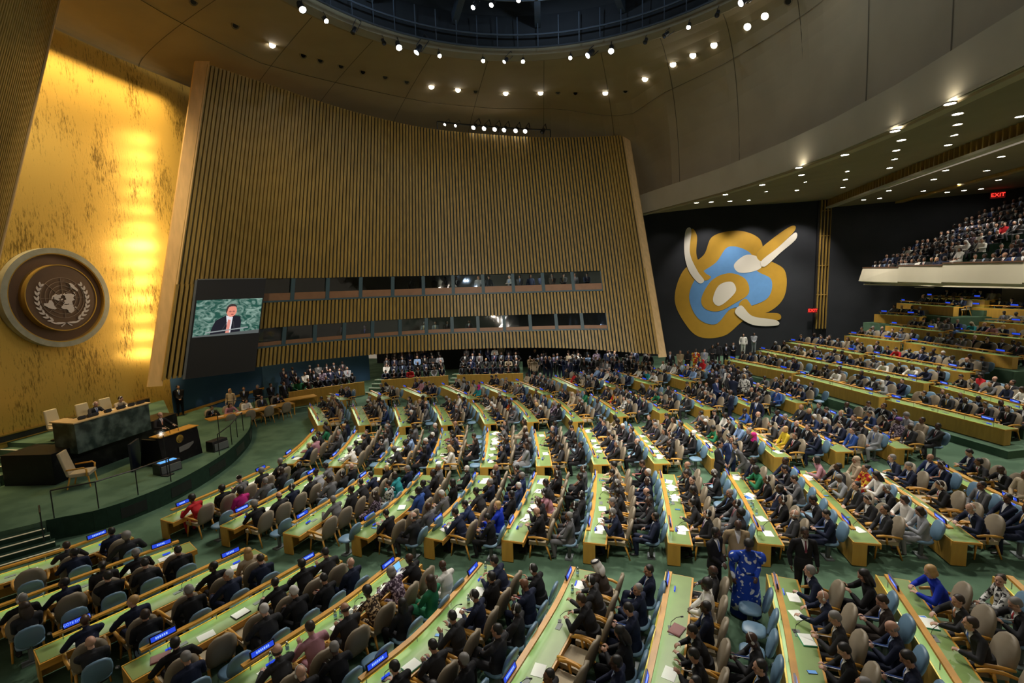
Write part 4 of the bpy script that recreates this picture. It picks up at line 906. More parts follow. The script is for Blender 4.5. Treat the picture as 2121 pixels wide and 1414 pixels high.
# ------------------------------------------------------------------ desks
DESKS = {
'A1':[(-15.89,7.2,0),(-14.2,9.66,0),(-13.71,10.77,0)],
'A2':[(-13.36,7,0),(-12.31,8.89,0),(-11.34,10.55,0)],
'A3':[(-10.78,7.04,0),(-10.18,8.22,0),(-9.18,10.45,0)],
'A4':[(-8.61,6.95,0),(-7.97,8.27,0),(-7.07,10.48,0)],
'A5':[(-6.38,6.89,0),(-5.51,8.78,0),(-4.97,10.55,0)],
'A6':[(-4.12,6.93,0),(-3.48,8.29,0),(-2.89,10.61,0)],
'A7':[(-1.68,7,0),(-1,9.21,0),(-0.67,10.73,0)],
'A8':[(0.59,7,0.11),(1.08,8.88,0.1),(1.5,10.67,0.1)],
'A9':[(2.89,7.1,0.23),(3.36,9.03,0.23),(3.69,10.69,0.22)],
'A10':[(5.25,7.1,0.36),(5.62,9.06,0.35),(5.91,10.75,0.35)],
'A11':[(7.75,8.6,0.45),(8.08,10.37,0.47),(8.15,10.82,0.47)],
'B1':[(-13.18,12.14,0),(-12.53,15.81,0)],
'B2':[(-10.96,12,0),(-10.59,13.68,0),(-10.42,15.74,0)],
'B3':[(-8.8,11.87,0),(-8.45,13.93,0),(-8.36,15.68,0)],
'B4':[(-6.77,12.03,0),(-6.41,13.62,0),(-6.38,15.85,0)],
'B5':[(-4.69,12.17,0),(-4.4,13.92,0),(-4.38,16.06,0)],
'B6':[(-2.54,12.32,0),(-2.38,14.15,0),(-2.3,16.29,0)],
'B7':[(-0.36,12.49,0),(-0.24,14.18,0),(-0.2,16.67,0)],
'B8':[(1.8,12.52,0.11),(1.91,14.32,0.1),(1.99,16.6,0.11)],
'B9':[(3.97,12.58,0.23),(4.09,14.53,0.22),(4.13,16.75,0.23)],
'B10':[(6.17,12.7,0.35),(6.23,14.58,0.34),(6.26,16.82,0.34)],
'B11':[(8.34,12.8,0.47),(8.41,14.62,0.46),(8.39,16.88,0.46)],
'B12':[(10.75,14.04,0.59),(10.64,15.31,0.58),(10.57,17.15,0.58)],
'C1':[(-12.6,16.83,0),(-12.89,18.35,0),(-13.54,20.43,0)],
'C2':[(-10.53,16.81,0),(-10.78,18.39,0),(-11.4,20.48,0)],
'C3':[(-8.51,16.84,0),(-9.18,20.3,0)],
'C4':[(-6.5,17.08,0),(-6.83,18.92,0),(-7.33,21.08,0)],
'C5':[(-4.46,17.34,0),(-4.75,19.11,0),(-5.19,21.26,0)],
'C6':[(-2.36,17.68,0),(-2.65,19.42,0),(-3.03,21.32,0)],
'C7':[(-0.23,18.07,0),(-0.51,19.82,0),(-0.93,22.13,0)],
'C8':[(1.97,18.08,0.11),(1.65,19.89,0.11),(1.27,22.09,0.12)],
'C9':[(4.07,18.51,0.23),(3.45,22.43,0.25)],
'C10':[(6.25,18.56,0.35),(5.69,22.7,0.37)],
'C11':[(8.44,18.97,0.48),(7.78,22.86,0.49)],
'C12':[(10.48,19.2,0.59),(9.95,23.13,0.62)],
'D1':[(-14.23,21.91,0),(-16.8,25.1,0)],
'D2':[(-12.05,22.08,0),(-14.11,25.17,0)],
'D3':[(-9.87,22.1,0),(-11.57,25.24,0)],
'D4':[(-7.8,22.48,0),(-9.42,25.76,0)],
'D5':[(-5.67,22.86,0),(-7.31,26.47,0)],
'D6':[(-3.6,23.39,0),(-5.22,27.18,0)],
'D7':[(-1.4,23.63,0),(-2.96,27.92,0)],
'D8':[(0.79,24.23,0.13),(-0.63,27.92,0.13)],
'D9':[(2.88,24.58,0.25),(1.57,28.15,0.26)],
'D10':[(5.05,24.94,0.38),(3.97,28.07,0.39)],
'D11':[(7.24,24.99,0.5),(6.19,28.12,0.51)],
'D12':[(9.45,25.57,0.63),(8.42,29.1,0.65)],
'Ea':[(-15.97,27.09,0),(-17.24,27.9,0)],
'Eb':[(-13.36,27.44,0),(-14.82,28.85,0)],
'Ec':[(-11.04,28.14,0),(-13.19,30.26,0)],
'E1':[(-7.93,27.87,0),(-10.76,31.14,0)],
'E2':[(-5.62,28.5,0),(-8.15,31.61,0)],
'E3':[(-3.42,29.19,0),(-5.88,32.67,0)],
'E4':[(-1.33,29.88,0.13),(-3.21,33.58,0.1)],
'E5':[(0.61,30.41,0.25),(-1.51,34.34,0.21)],
'E6':[(2.92,30.74,0.39),(1.02,34.22,0.35)],
'E7':[(5.2,31.07,0.52),(3.47,34.61,0.49)],
'E8':[(7.09,31.78,0.64),(5.73,35.06,0.62)],
'T1':[(14.73,20.63,0.95),(13.21,24.81,0.95)],
'T3':[(16.48,21.98,1.3),(16.09,26.32,1.3)],
'T2':[(12.79,25.04,1.1),(11.22,29.91,1.1)],
'T0':[(15.35,26.36,1.5),(13.56,31.07,1.5)],
'T6':[(17.51,27.1,1.9),(16.09,32.21,1.9)],
'T4':[(11.11,31,1.1),(8.81,35.48,1.1)],
'T5':[(13.31,31.77,1.5),(11.32,37.18,1.5)],
'T9':[(15.34,32.35,2),(13.52,37.83,2)],
'T7':[(17.95,33.6,2.6),(16.86,36.67,2.6)],
'T8':[(20.17,28.05,2.5),(18.84,33.61,2.5)],
'T10':[(20.57,34.13,3.15),(19.88,37.72,3.15)],
'T11':[(22.9,30.96,3),(21.98,34.86,3)],
'T12':[(21.43,37.66,3.8),(20.35,40.09,3.8)],
'T15':[(24,32.56,3.65),(23.4,34.47,3.65)],
'T13':[(22.7,36.32,4.5),(22.65,41.82,4.5)],
'T14':[(25.09,34.27,4.4),(24.19,37.09,4.4)],
'T16':[(24.67,36.75,4.88),(24.12,41.46,4.88)]
}
def catmull(pts, n):
    P = [Vector(p) for p in pts]
    if len(P) == 2:   # bow it like its neighbours
        a, b = P; mid = (a+b)/2; ya, yb = a.y, b.y; g = gshift(mid.y)-(gshift(ya)+gshift(yb))/2; P = [a, mid+Vector((min(max(g,-.15),.3),0,0)), b]
    out = []; S = len(P)-1
    for i in range(S):
        p1, p2 = P[i], P[i+1]; p0 = P[i-1] if i > 0 else p1*2-p2; p3 = P[i+2] if i+2 < len(P) else p2*2-p1
        for j in range(n): t = j/n; out.append(.5*((2*p1)+(-p0+p2)*t+(2*p0-5*p1+4*p2-p3)*t*t+(-p0+3*p1-3*p2+p3)*t**3))
    out.append(P[-1]); return out
class Arc:
    def __init__(s, pts):
        s.p = catmull(pts, 5); s.c = [0]
        for a, b in zip(s.p, s.p[1:]): s.c.append(s.c[-1]+(b-a).length)
        s.L = s.c[-1]
    def at(s, t):
        if t <= 0: d = (s.p[1]-s.p[0]).normalized(); return s.p[0]+d*t
        if t >= s.L: d = (s.p[-1]-s.p[-2]).normalized(); return s.p[-1]+d*(t-s.L)
        i = min(int(np.searchsorted(s.c, t)-1), len(s.p)-2); i = max(i, 0); f = (t-s.c[i])/(s.c[i+1]-s.c[i]); return s.p[i].lerp(s.p[i+1], f)
    def n(s, t):
        d = s.at(t+.15)-s.at(t-.15); d.z = 0; d.normalize(); return Vector((d.y,-d.x,0))
    def pos(s, t, off, dz=0): return s.at(t)+s.n(t)*off+Vector((0,0,dz))
def extr(arc, t0, t1, o0, o1, z0, z1, m, mi=0, seg=10):
    for i in range(seg):
        a, b = t0+(t1-t0)*i/seg, t0+(t1-t0)*(i+1)/seg
        m.hexa([arc.pos(a,o0,z0), arc.pos(b,o0,z0), arc.pos(b,o1,z0), arc.pos(a,o1,z0), arc.pos(a,o0,z1), arc.pos(b,o0,z1), arc.pos(b,o1,z1), arc.pos(a,o1,z1)], mi)
DH = .62
def build_desk(key, arc, label, group, det):
    mid = arc.at(arc.L/2); t = thing('delegate_desk', label, 'desk', mid, 0, group); M = Matrix.Translation(-mid); e = .28; sg = 10 if det else 5
    m = MB(); extr(arc, -e, arc.L+e, -.12, .50, DH-.05, DH, m, 0, sg); obj('worktop', m, WOOD, t, M=M)
    m = MB(); extr(arc, -e+.02, arc.L+e-.02, -.085, .462, DH, DH+.006, m, 0, sg); obj('desk_mat', m, GREENTOP, t, M=M)
    m = MB(); extr(arc, -e, arc.L+e, -.12, -.095, DH, DH+.016, m, 0, sg); obj('front_trim', m, TRIMY, t, M=M)
    m = MB(); extr(arc, -e, arc.L+e, -.12, -.09, 0.03, DH-.05, m, 0, sg)
    for a in (-e, arc.L+e-.04):
        m.hexa([arc.pos(a,-.09,.02), arc.pos(a+.04,-.09,.02), arc.pos(a+.04,.20,.02), arc.pos(a,.20,.02), arc.pos(a,-.09,DH-.05), arc.pos(a+.04,-.09,DH-.05), arc.pos(a+.04,.20,DH-.05), arc.pos(a,.20,DH-.05)])
    obj('front_panel', m, WOOD2, t, M=M)
    m = MB(); extr(arc, -e, arc.L+e, .47, .50, DH-.13, DH-.05, m, 0, sg); obj('rear_fascia', m, WOOD, t, M=M)
    m = MB(); extr(arc, 0, arc.L, -.055, .055, .80, .835, m, 0, sg); extr(arc, 0, arc.L, .045, .055, .788, .80, m, 0, sg); extr(arc, 0, arc.L, -.055, -.045, .788, .80, m, 0, sg); obj('ledge', m, WOOD, t, M=M)
    m = MB(); extr(arc, .08, arc.L-.08, -.035, .005, .794, .798, m, 0, sg if det else 4); obj('light_strip', m, STRIP, t, M=M)
    k = max(2, int(arc.L/1.1))
    for i in range(k+1):
        m = MB(); a = .15+(arc.L-.3)*i/k; p = arc.pos(a, -.03, 0); m.tube([p+Vector((0,0,DH)), p+Vector((0,0,.80))], .010, 5); obj('ledge_post', m, STEEL, t, M=M)
    ns = 2 if arc.L > 2.4 else 1
    for i in range(ns):
        a = .38 if i == 0 else arc.L-.38
        p = arc.pos(a, 0, .835); n_ = arc.n(a); d = Vector((-n_.y, n_.x, 0)); u = (Vector((0,0,1))+n_*-.25).normalized(); f = d.cross(u).normalized()
        c = p+u*.065; m = MB(); m.obox(c, d*.225, f*.016, u*.062); s_ = obj('country_sign', m, BLK, t, M=M)
        for sd in (-1,1):
            m = MB(); cc = c+f*(.0172*sd); m.obox(cc, d*.205, f*.0015, u*.045); obj('sign_screen', m, SIGNB, s_)
            if det:
                m = MB(); r = random.Random(sum(map(ord, key))*7+i); x = -.15+.05*r.random()
                if key == 'A3' and i == 0:
                    cu = bpy.data.curves.new('lt', 'FONT'); cu.body = "CÔTE D'IVOIRE"; cu.size = .062; cu.align_x = 'CENTER'; cu.align_y = 'CENTER'; cu.extrude = .001
                    o_ = bpy.data.objects.new('lt', cu); COL.objects.link(o_); dg = bpy.context.evaluated_depsgraph_get(); me = bpy.data.meshes.new_from_object(o_.evaluated_get(dg)); bpy.data.objects.remove(o_); me.materials.clear(); me.materials.append(SIGNT)
                    ff = f*sd; dd = u.cross(ff).normalized(); R_ = Matrix((dd, u, ff)).transposed().to_4x4(); R_.translation = cc+ff*.003; link('sign_text', me, s_, M=R_)
                else:
                    for q in range(r.randint(5,9)):
                        w = .012+.006*r.random(); m.obox(cc+d*(x+w)+f*(.0022*sd), d*w*.8, f*.001, u*.020); x += 2*w+.006
                        if x > .16: break
                    obj('sign_text', m, SIGNT, s_)
        if det:
            pp = arc.pos(a+.05, .14, DH+.03); m = MB(); m.obox(pp, d*.085, f*.010, u*.020); obj('desk_label', m, SIGNB, t, M=M)
    if det:
        nm = 2
        for i in range(nm):
            a = arc.L*(.10 if i == 0 else .58); b0 = arc.pos(a, .16, DH+.006); n_ = arc.n(a); m = MB()
            m.obox(b0+Vector((0,0,.008)), (.035,0,0), (0,.05,0), (0,0,.008)); m.tube([b0, b0+Vector((0,0,.14))+n_*.02, b0+Vector((0,.02,.24))+n_*.12, b0+Vector((0,.03,.27))+n_*.20], .006, 5); m.tube([b0+Vector((0,.03,.27))+n_*.20, b0+Vector((0,.035,.285))+n_*.25], .014, 6)
            obj('microphone', m, BLK, t, M=M)
        for i in range(max(1, int(arc.L/1.5))):
            m = MB(); a = .6+1.5*i; p = arc.pos(a, .20, DH+.008); n_ = arc.n(a); d = Vector((-n_.y, n_.x, 0)); m.obox(p, d*.10, n_*.05, (0,0,.006)); obj('voting_console', m, GREY, t, M=M)
        for i in range(max(1, int(arc.L/1.4))):
            m = MB(); a = .7+1.4*i; p = arc.pos(a, .506, DH-.09); n_ = arc.n(a); d = Vector((-n_.y, n_.x, 0)); m.obox(p, d*.12, n_*.006, (0,0,.028)); obj('control_unit', m, BLK, t, M=M)
    return t
BLOCKN = {'A':'nearest block','B':'second block','C':'third block','D':'fourth block','E':'farthest block'}
TORD = {k: i for i, k in enumerate(['T1','T2','T4','T3','T0','T5','T6','T9','T8','T7','T11','T10','T15','T12','T14','T13','T16'])}
def dname(key):
    if key[0] == 'T': return '%s desk up the rear tiers' % ORD[TORD[key]]
    ks = [k for k in DESKS if k[0] == key[0]]; return '%s desk, %s' % (ORD[ks.index(key)], BLOCKN[key[0]])
def L(skin, top, hair='short', hcol='black', **k):
    d = dict(skin=skin, top=top, bot=top, hair=hair, hcol=hcol, shirt='white', tie='blue', ear=False, lady=0); d.update(k)
    if d['lady']: d['shirt'] = None; d['tie'] = None
    return d
E_ = 'empty'
OV = {  # (desk, row, index from the far end) -> look, pose
 ('A5','T',0):(L('dark','black',tie=None,shirt=None,hair=None),'reach'),('A5','T',1):(L('dark','purple print','bob','grey',lady=1),'write'),('A5','T',2):(L('dark','brown print','afro',lady=1),'write'),('A5','T',3):(L('tan','charcoal',hair='fringe',hcol='dark brown'),'phone'),
 ('A5','T',4):(L('pale','pink','short','dark brown',tie=None,shirt=None),'read'),('A5','T',5):(L('pale','charcoal','fringe','dark brown'),'chin'),
 ('A5','B',0):(L('dark','white',None,tie=None,shirt=None),'phone'),('A5','B',1):(L('tan','green','long','dark brown',lady=1,shin='skin'),'lady'),('A5','B',2):(L('pale','black','long','black',lady=1),'lap'),
 ('A6','T',0):(L('tan','navy','short','black',shirt='light blue'),'write'),('A6','T',1):(L('tan','black'),'lap'),('A6','T',2):(L('tan','navy',ear=True),'phone'),('A6','T',3):(L('tan','charcoal',ear=True),'read'),('A6','T',4):(L('tan','charcoal','short','black'),'phone'),('A6','T',5):(L('pale','black'),'write'),
 ('A6','B',0):(L('tan','black',ear=True,tie='red'),'read'),('A6','B',1):(L('brown','navy',None,tie='red'),'phone'),('A6','B',2):(L('dark','charcoal',ear=True),'lap'),('A6','B',3):(L('tan','charcoal'),'cross'),
 ('A7','T',0):(L('tan','brown','drape','white',shirt=None,tie=None),'write'),('A7','T',1):(L('tan','charcoal',ear=True),'reach'),('A7','T',2):(L('tan','black','short','dark brown'),'write'),('A7','T',3):E_,('A7','T',4):E_,
 ('A7','B',0):(L('tan','navy',tie='blue'),'cross'),('A7','B',1):(L('tan','navy','short','grey'),'look'),('A7','B',2):(L('pale','navy',shirt='white'),'phone'),('A7','B',3):(L('tan','black','long','black',lady=1),'phone'),
 ('A8','T',0):(L('dark','charcoal','fringe','black',tie='purple'),'recline'),('A8','T',1):(L('dark','white','afro','black',lady=1),'lap'),('A8','T',2):(L('dark','navy'),'lap'),('A8','T',3):(L('tan','black'),'write'),('A8','T',4):(L('tan','black'),'read'),
 ('A8','B',0):E_,('A8','B',1):E_,('A8','B',2):E_,('A8','B',3):(L('dark','charcoal',None,ear=True),'phone'),
 ('A9','T',0):(L('pale','navy','short','grey',tie='purple'),'chin'),('A9','T',1):(L('pale','navy',None,ear=True),'reach'),('A9','T',2):(L('pale','charcoal','short','grey',tie='gold'),'phone'),('A9','T',3):(L('pale','black'),'phone'),('A9','T',4):(L('tan','charcoal','short','grey'),'lap'),
 ('A9','B',0):(L('pale','black','long','black',lady=1),'read'),('A9','B',1):(L('pale','brown','short','dark brown'),'phone'),('A9','B',2):(L('pale','navy','fringe','grey',shirt='light blue'),'phone'),('A9','B',3):(L('tan','navy'),'phone'),
 ('A10','T',0):(L('pale','royal blue','bob','blonde',lady=1),'write'),('A10','T',1):(L('pale','charcoal','short','dark brown',tie='orange'),'reach'),('A10','T',2):(L('pale','charcoal','short','dark brown'),'chin'),('A10','T',3):E_,('A10','T',4):(L('dark','teal','scarf','orange',lady=1),'lap'),
 ('A10','B',0):(L('pale','white print','bun','dark brown',lady=1),'look'),('A4','T',0):(L('tan','charcoal','short','black'),'read'),('A4','T',1):(L('brown','black'),'chin'),('A4','T',4):E_,('A4','T',3):E_,
 ('A3','T',0):(L('pale','beige','long','blonde',lady=1),'lap'),('A3','B',0):(L('pale','navy','short','dark brown',shirt='white'),'phone'),('A4','B',0):(L('pale','navy',None,ear=True),'lap'),
 ('B1','T',4):(L('dark','red','afro','black',lady=1),'write'),('B1','T',5):(L('dark','black'),'write'),('B1','B',3):(L('dark','magenta','afro',lady=1),'lap'),('B3','B',1):(L('pale','teal','bob','dark brown',lady=1),'chin'),('B4','T',0):(L('brown','grey','short','grey'),'look'),
 ('B4','B',4):(L('dark','grey',None,tie=None),'lap'),('B4','T',3):(L('dark','blue'),'lap'),('B5','T',0):(L('tan','navy',None),'lap'),('B5','T',4):(L('tan','dark blue'),'write'),('B5','T',5):(L('tan','navy'),'write'),('B5','B',5):(L('tan','black'),'phone'),('B5','B',4):(L('pale','royal blue','bob','blonde',lady=1),'look'),
 ('B7','T',5):(L('tan','navy','short','grey',ear=True),'read'),('B7','B',5):(L('tan','navy'),'recline'),('B8','T',0):(L('tan','charcoal','fringe','grey'),'lap'),('B9','T',5):(L('pale','charcoal','fringe','grey',ear=True),'recline'),('B9','B',5):(L('pale','navy'),'phone'),
 ('B10','T',5):(L('tan','charcoal','short'),'lap'),('B10','B',5):(L('pale','light grey','bob','dark brown',lady=1),'phone'),('B10','B',4):(L('pale','white','bob','dark brown',lady=1),'phone'),('B11','T',5):(L('pale','navy',None,ear=True),'write'),('B10','B',0):(L('tan','beige','scarf','beige',lady=1),'lap'),('B10','B',1):(L('tan','red print','bun',lady=1),'lap'),('B10','B',2):(L('tan','white','long','black',lady=1),'phone'),
 ('B11','T',0):(L('pale','navy','short','grey'),'chin'),('B11','T',1):(L('pale','navy','short','grey'),'phone'),('B11','T',2):E_,
 ('C6','B',5):(L('pale','royal blue','bob','dark brown',lady=1),'look'),('C5','B',5):(L('tan','light grey','long','dark brown',lady=1,shin='skin'),'lady'),('C2','T',5):(L('dark','white','turban','white',shirt=None,tie=None),'reach'),('C4','B',0):E_,('C5','B',0):(L('tan','beige','long','dark brown',lady=1),'lap'),
 ('C9','B',5):(L('brown','black','scarf','magenta',lady=1),'lap'),('C10','T',4):(L('pale','yellow','bob','blonde',lady=1),'lap'),('C12','T',4):(L('dark','purple print','turban','purple',lady=1),'lap'),('C12','T',5):(L('dark','charcoal','short','grey',tie='red'),'lap'),('C11','B',5):(L('tan','light grey','short','grey'),'lap'),
 ('C11','T',5):(L('pale','blue','short','dark brown'),'lap'),('D8','T',2):(L('dark','red print','afro',lady=1),'lap'),('D7','T',2):(L('tan','beige','scarf','beige',lady=1),'lap'),('D9','T',3):(L('tan','green','bob','black',lady=1),'write'),('D4','B',4):E_,('D4','B',5):E_,('D3','B',4):E_,('D10','B',5):E_,('E4','T',2):(L('tan','red','long',lady=1),'lap'),('E8','T',1):(L('tan','red','scarf','red',lady=1),'lap')}
CAND, CHAIRS, PAPERS = [], [], []
def inframe(P, mx=25, my=60):
    q = px(P); return q is not None and -mx < q[0] < 2121+mx and -20 < q[1] < 1414+my
RS = random.Random(5)
TANPOSE = ['write','read','lap','phone','chin','look','reach','recline','cross']; BPOSE = ['lap','cross','phone','recline','look','read']
for key, pts in DESKS.items():
    z = pts[0][2]; pts3 = [(p[0], p[1], p[2]) for p in pts]
    arc = Arc(pts3)
    if key[0] == 'T':
        m = MB(); e = .75
        extr(arc, -e, arc.L+e, -.55, 2.15, -z, 0, m, 0, 6); struct('floor', m, CARPET)
    mid = arc.at(arc.L/2); q = px(mid); det = q[2] < 27
    if inframe(mid, 300, 300): build_desk(key, arc, 'curved green-topped oak desk, %s' % dname(key), 'curved delegate desks', det)
    n = max(1, round((arc.L+.3)/.74)); 
    for row, off in (('T', .86), ('B', 1.62)):
        if key in ('B12','A11','T16','T13','T12') and row == 'B': continue
        for k in range(n):
            t_ = arc.L/2+(k-(n-1)/2)*(arc.L+.1)/n*.985; nn = arc.n(t_); off2 = off if key[0] == 'T' else (min(1.66, 2.17*nn.x-.47) if row == 'B' else .80); p = arc.pos(t_, off2+(RS.uniform(-.04,.04))); kf = n-1-k
            zf = p.z if key[0] == 'T' else floor_z(p.x, p.y); p.z = zf; rz = atan2(-nn.y,-nn.x)-pi/2+RS.uniform(-.10,.10)
            if not inframe(p+Vector((0,0,.9))) or (p.x > 18 and p.y > WY(p.x)-.45): continue
            lab = '%s %s seat, %s' % (ORD[kf], 'tan' if row == 'T' else 'blue', dname(key)); o = OV.get((key, row, kf))
            CHAIRS.append((row, tuple(p), rz, lab, px(p)[2]))
            occ = RS.random() < ((.93 if key[0] in 'BCD' else .86) if row == 'T' else (.84 if key[0] in 'BCD' else .74 if key[0] == 'A' else .6)); lk = rlook(row); pose = RS.choice(TANPOSE if row == 'T' else BPOSE); 
            if lk['lady'] and row == 'B' and RS.random() < .5: pose = 'lady'
            if key in ('A1','A2','A3','A4','A5') and not o:
                if lk['lady']: lk['top'] = lk['bot'] = RS.choice(['black','charcoal','navy'])
                else: lk['top'] = lk['bot'] = RS.choice(['black','charcoal','navy','black'])
                lk['shin'] = None
                if lk['hair'] == 'scarf': lk['hair'], lk['hcol'] = 'long', 'black'
                if not lk['lady'] and not lk['shirt']: lk['shirt'] = 'white'
            if o == E_: occ = False
            elif o: occ = True; lk, pose = o
            elif key in ('A8','A9') and row == 'B' and kf < 3 and o is None: occ = False
            if occ:
                CAND.append(dict(pose=pose, loc=(p.x, p.y, zf+.0), rz=rz+RS.uniform(-.12,.12), look=lk, label='%s, %s' % (desc(lk), lab), group='seated delegates', sc=RS.uniform(.97,1.05)))
            if row == 'T' and key[0] in 'ABC' and RS.random() < .78:
                w = arc.pos(t_+RS.uniform(-.12,.12), .28+RS.uniform(-.04,.06), DH+.006); PAPERS.append((w, rz+RS.uniform(-.4,.4), kf, key, RS.random()))
# papers, folders, phones, tablets, bottles
PM = MB(); PM.box(-.15,-.11,0,.15,.11,.006); PMESH = PM.mesh('paper_sheet', [PAPER]); PM2 = MB(); PM2.box(-.16,-.12,0,.16,.12,.02); PM2.box(-.15,-.11,.02,.15,.11,.026,1); FOLD = PM2.mesh('folder', [mat('folder_black', (.02,.02,.02), .5), PAPER]); FOLDG = PM2.mesh('folder', [mat('folder_green', (.01,.22,.10), .5), PAPER]); FOLDR = PM2.mesh('folder', [mat('folder_maroon', (.13,.02,.02), .5), mat('folder_maroon2', (.16,.03,.025), .5)])
PHB = MB(); PHB.box(-.038,-.075,0,.038,.075,.010); PHS = MB(); PHS.box(-.034,-.068,.010,.034,.068,.012); PHBm, PHSm = PHB.mesh('case', [BLK]), PHS.mesh('screen', [mat('phone_screen', (.02,.05,.1), .2, emit=(.15,.35,.7), es=.6)])
BT = MB(); BT.loft([[(r*cos(2*pi*i/12), r*sin(2*pi*i/12), z) for i in range(12)] for r, z in ((.032,0),(.033,.02),(.033,.13),(.026,.16),(.013,.185),(.013,.20))]); BTm = BT.mesh('bottle', [mat('clear_plastic', (.75,.85,.8), .08, trans=.85)], True); BTC = MB(); BTC.tube([(0,0,.198),(0,0,.218)], .015, 10); BTCm = BTC.mesh('cap', [PAPER]); BTL = MB(); BTL.tube([(0,0,.06),(0,0,.11)], .0338, 12); BTLm = BTL.mesh('label_band', [mat('bottle_band', (.3,.5,.7), .5)])
for w, rz, kf, key, r in PAPERS:
    if not inframe(w, 0, 0): continue
    at = 'before the %s tan seat, %s' % (ORD[kf], dname(key))
    if r < .74:
        o = link('paper_sheet', PMESH); o.location = w; o.rotation_euler = (0,0,rz); tag(o, 'white sheet of paper '+at, 'paper', 'papers on the desks')
        if r < .25:
            o = link('paper_sheet', PMESH); o.location = w+Vector((.06,.17,.0065)); o.rotation_euler = (0,0,rz+.5); tag(o, 'second, upper sheet of paper '+at, 'paper', 'papers on the desks')
    elif r < .84: o = link('folder', [FOLD,FOLDG,FOLDR][int(r*1000) % 3]); o.location = w; o.rotation_euler = (0,0,rz); tag(o, '%s folder %s' % (['black','green','maroon'][int(r*1000) % 3], at), 'folder', 'folders on the desks')
    elif r < .95: 
        t = thing('smartphone', 'smartphone lying '+at, 'phone', w, rz, 'phones on the desks'); link('case', PHBm, t); link('screen', PHSm, t)
NBT = {}
def prop_at(key, kf, along, off):
    pts3 = [tuple(p) for p in DESKS[key]]; arc = Arc(pts3); n = max(1, round((arc.L+.3)/.74)); k = n-1-kf; t_ = arc.L/2+(k-(n-1)/2)*(arc.L+.1)/n*.985+along; p = arc.pos(t_, off, DH+.006); nn = arc.n(t_); return p, atan2(-nn.y,-nn.x)-pi/2
for key, kf, al, off in [('A5',3,.2,.10),('A5',3,.32,.12),('A5',3,.42,.10),('A5',5,.15,.10),('A5',5,.30,.08),('A5',4,-.2,.12),('A6',0,.35,.10),('A6',1,-.2,.30),('A7',0,.3,.10),('A7',1,.3,.14),('B9',3,.1,.2),('B9',3,-.1,.2),('B9',4,.2,.2),('B8',2,.2,.12),('B8',3,.3,.12),('B12',4,.2,.2)]:
    p, rz = prop_at(key, kf, al, off)
    if inframe(p, 0, 0):
        NBT[key] = NBT.get(key, 0)+1; t = thing('water_bottle', 'clear water bottle', 'bottle', p, rz, 'water bottles on the desks')
        t['label'] = '%s water bottle on the %s' % (ORD[NBT[key]-1], dname(key)); link('bottle', BTm, t); link('cap', BTCm, t); link('label_band', BTLm, t)
def laptop(key, kf, al, lab):
    p, rz = prop_at(key, kf, al, .22); t = thing('laptop', lab, 'laptop', p, rz); m = MB(); m.box(-.16,-.11,0,.16,.11,.015); obj('keyboard_base', m, STEEL, t); m = MB(); m.hexa([(-.16,.11,.01),(.16,.11,.01),(.16,.12,.01),(-.16,.12,.01),(-.16,.18,.21),(.16,.18,.21),(.16,.19,.21),(-.16,.19,.21)]); obj('lid', m, STEEL, t)
    m = MB(); m.hexa([(-.15,.113,.02),(.15,.113,.02),(.15,.114,.02),(-.15,.114,.02),(-.15,.176,.20),(.15,.176,.20),(.15,.178,.20),(-.15,.178,.20)]); obj('screen', m, mat('laptop_screen', (.1,.3,.5), .3, emit=(.2,.5,.85), es=.9), t)
laptop('A5', 0, .1, 'open laptop with blue screen on the fifth desk of the nearest block')
def tablet(key, kf, al, lab):
    p, rz = prop_at(key, kf, al, .25); t = thing('tablet', lab, 'tablet', p, rz+.3); m = MB(); m.box(-.13,-.09,0,.13,.09,.010); obj('case', m, PAPER, t); m = MB(); m.box(-.115,-.078,.010,.115,.078,.012); obj('screen', m, mat('tablet_screen', (.05,.12,.3), .2, emit=(.06,.16,.5), es=.7), t)
tablet('A10', 1, 0, 'white-framed tablet showing blue on the tenth desk of the nearest block'); tablet('B9', 2, 0, 'blue-screened tablet on the ninth desk of the second block')
# ------------------------------------------------------------------ standing people placed where they stand
def ray_to(xp, yp, z):
    d = rt*((xp-1060.5)/F_PX)-up*((yp-707)/F_PX)+fw; return Vector((0,0,CZ))+d*((z-CZ)/d.z)
STANDERS = [((-1.0,0),)]
def stander(xp, yp, zf, pose, look, label, rz=None, sc=1., h=1.745):
    """xp, yp were read off the photograph; the person stands on floor height zf"""
    for _ in range(6):
        p = ray_to(xp, yp, zf+h*sc)
        z2 = floor_z(p.x, p.y) if zf < .7 and zf >= 0 and p.x > -16 and zf != .3 else zf
        zf = z2
    CAND.append(dict(pose=pose, loc=(p.x, p.y, zf), rz=rz if rz is not None else pi*.9, look=look, label=label, group='standing people', sc=sc)); return p
BD = L('dark','blue print','afro','black',lady=1,shoe='black'); pbd = stander(1549,1115,.15,'bowed',BD,'person in royal blue patterned dress standing in the near aisle', pi, 1.0)
stander(1482,1092,.15,'clasp',L('dark','black'),'tall person in black suit standing left of the blue patterned dress', -2.4); stander(1527,1074,.12,'bowed',L('dark','khaki',None,tie=None),'person in khaki dress uniform behind the blue patterned dress', pi)
stander(1667,1092,.2,'standing',L('dark','black','short','black',tie='maroon'),'person in black suit and maroon tie standing in the near aisle', pi)
stander(1490,913,.2,'clasp',L('tan','charcoal',shirt='light blue'),'standing person in charcoal suit and blue tie, leftmost of the aisle trio', -2.2); stander(1514,903,.2,'standing',L('tan','dark blue',shirt='light blue'),'standing person in dark blue suit, middle of the aisle trio', pi); stander(1545,921,.2,'lean',L('tan','grey'),'person in grey suit bending over, rightmost of the aisle trio', pi*.6, h=1.62)
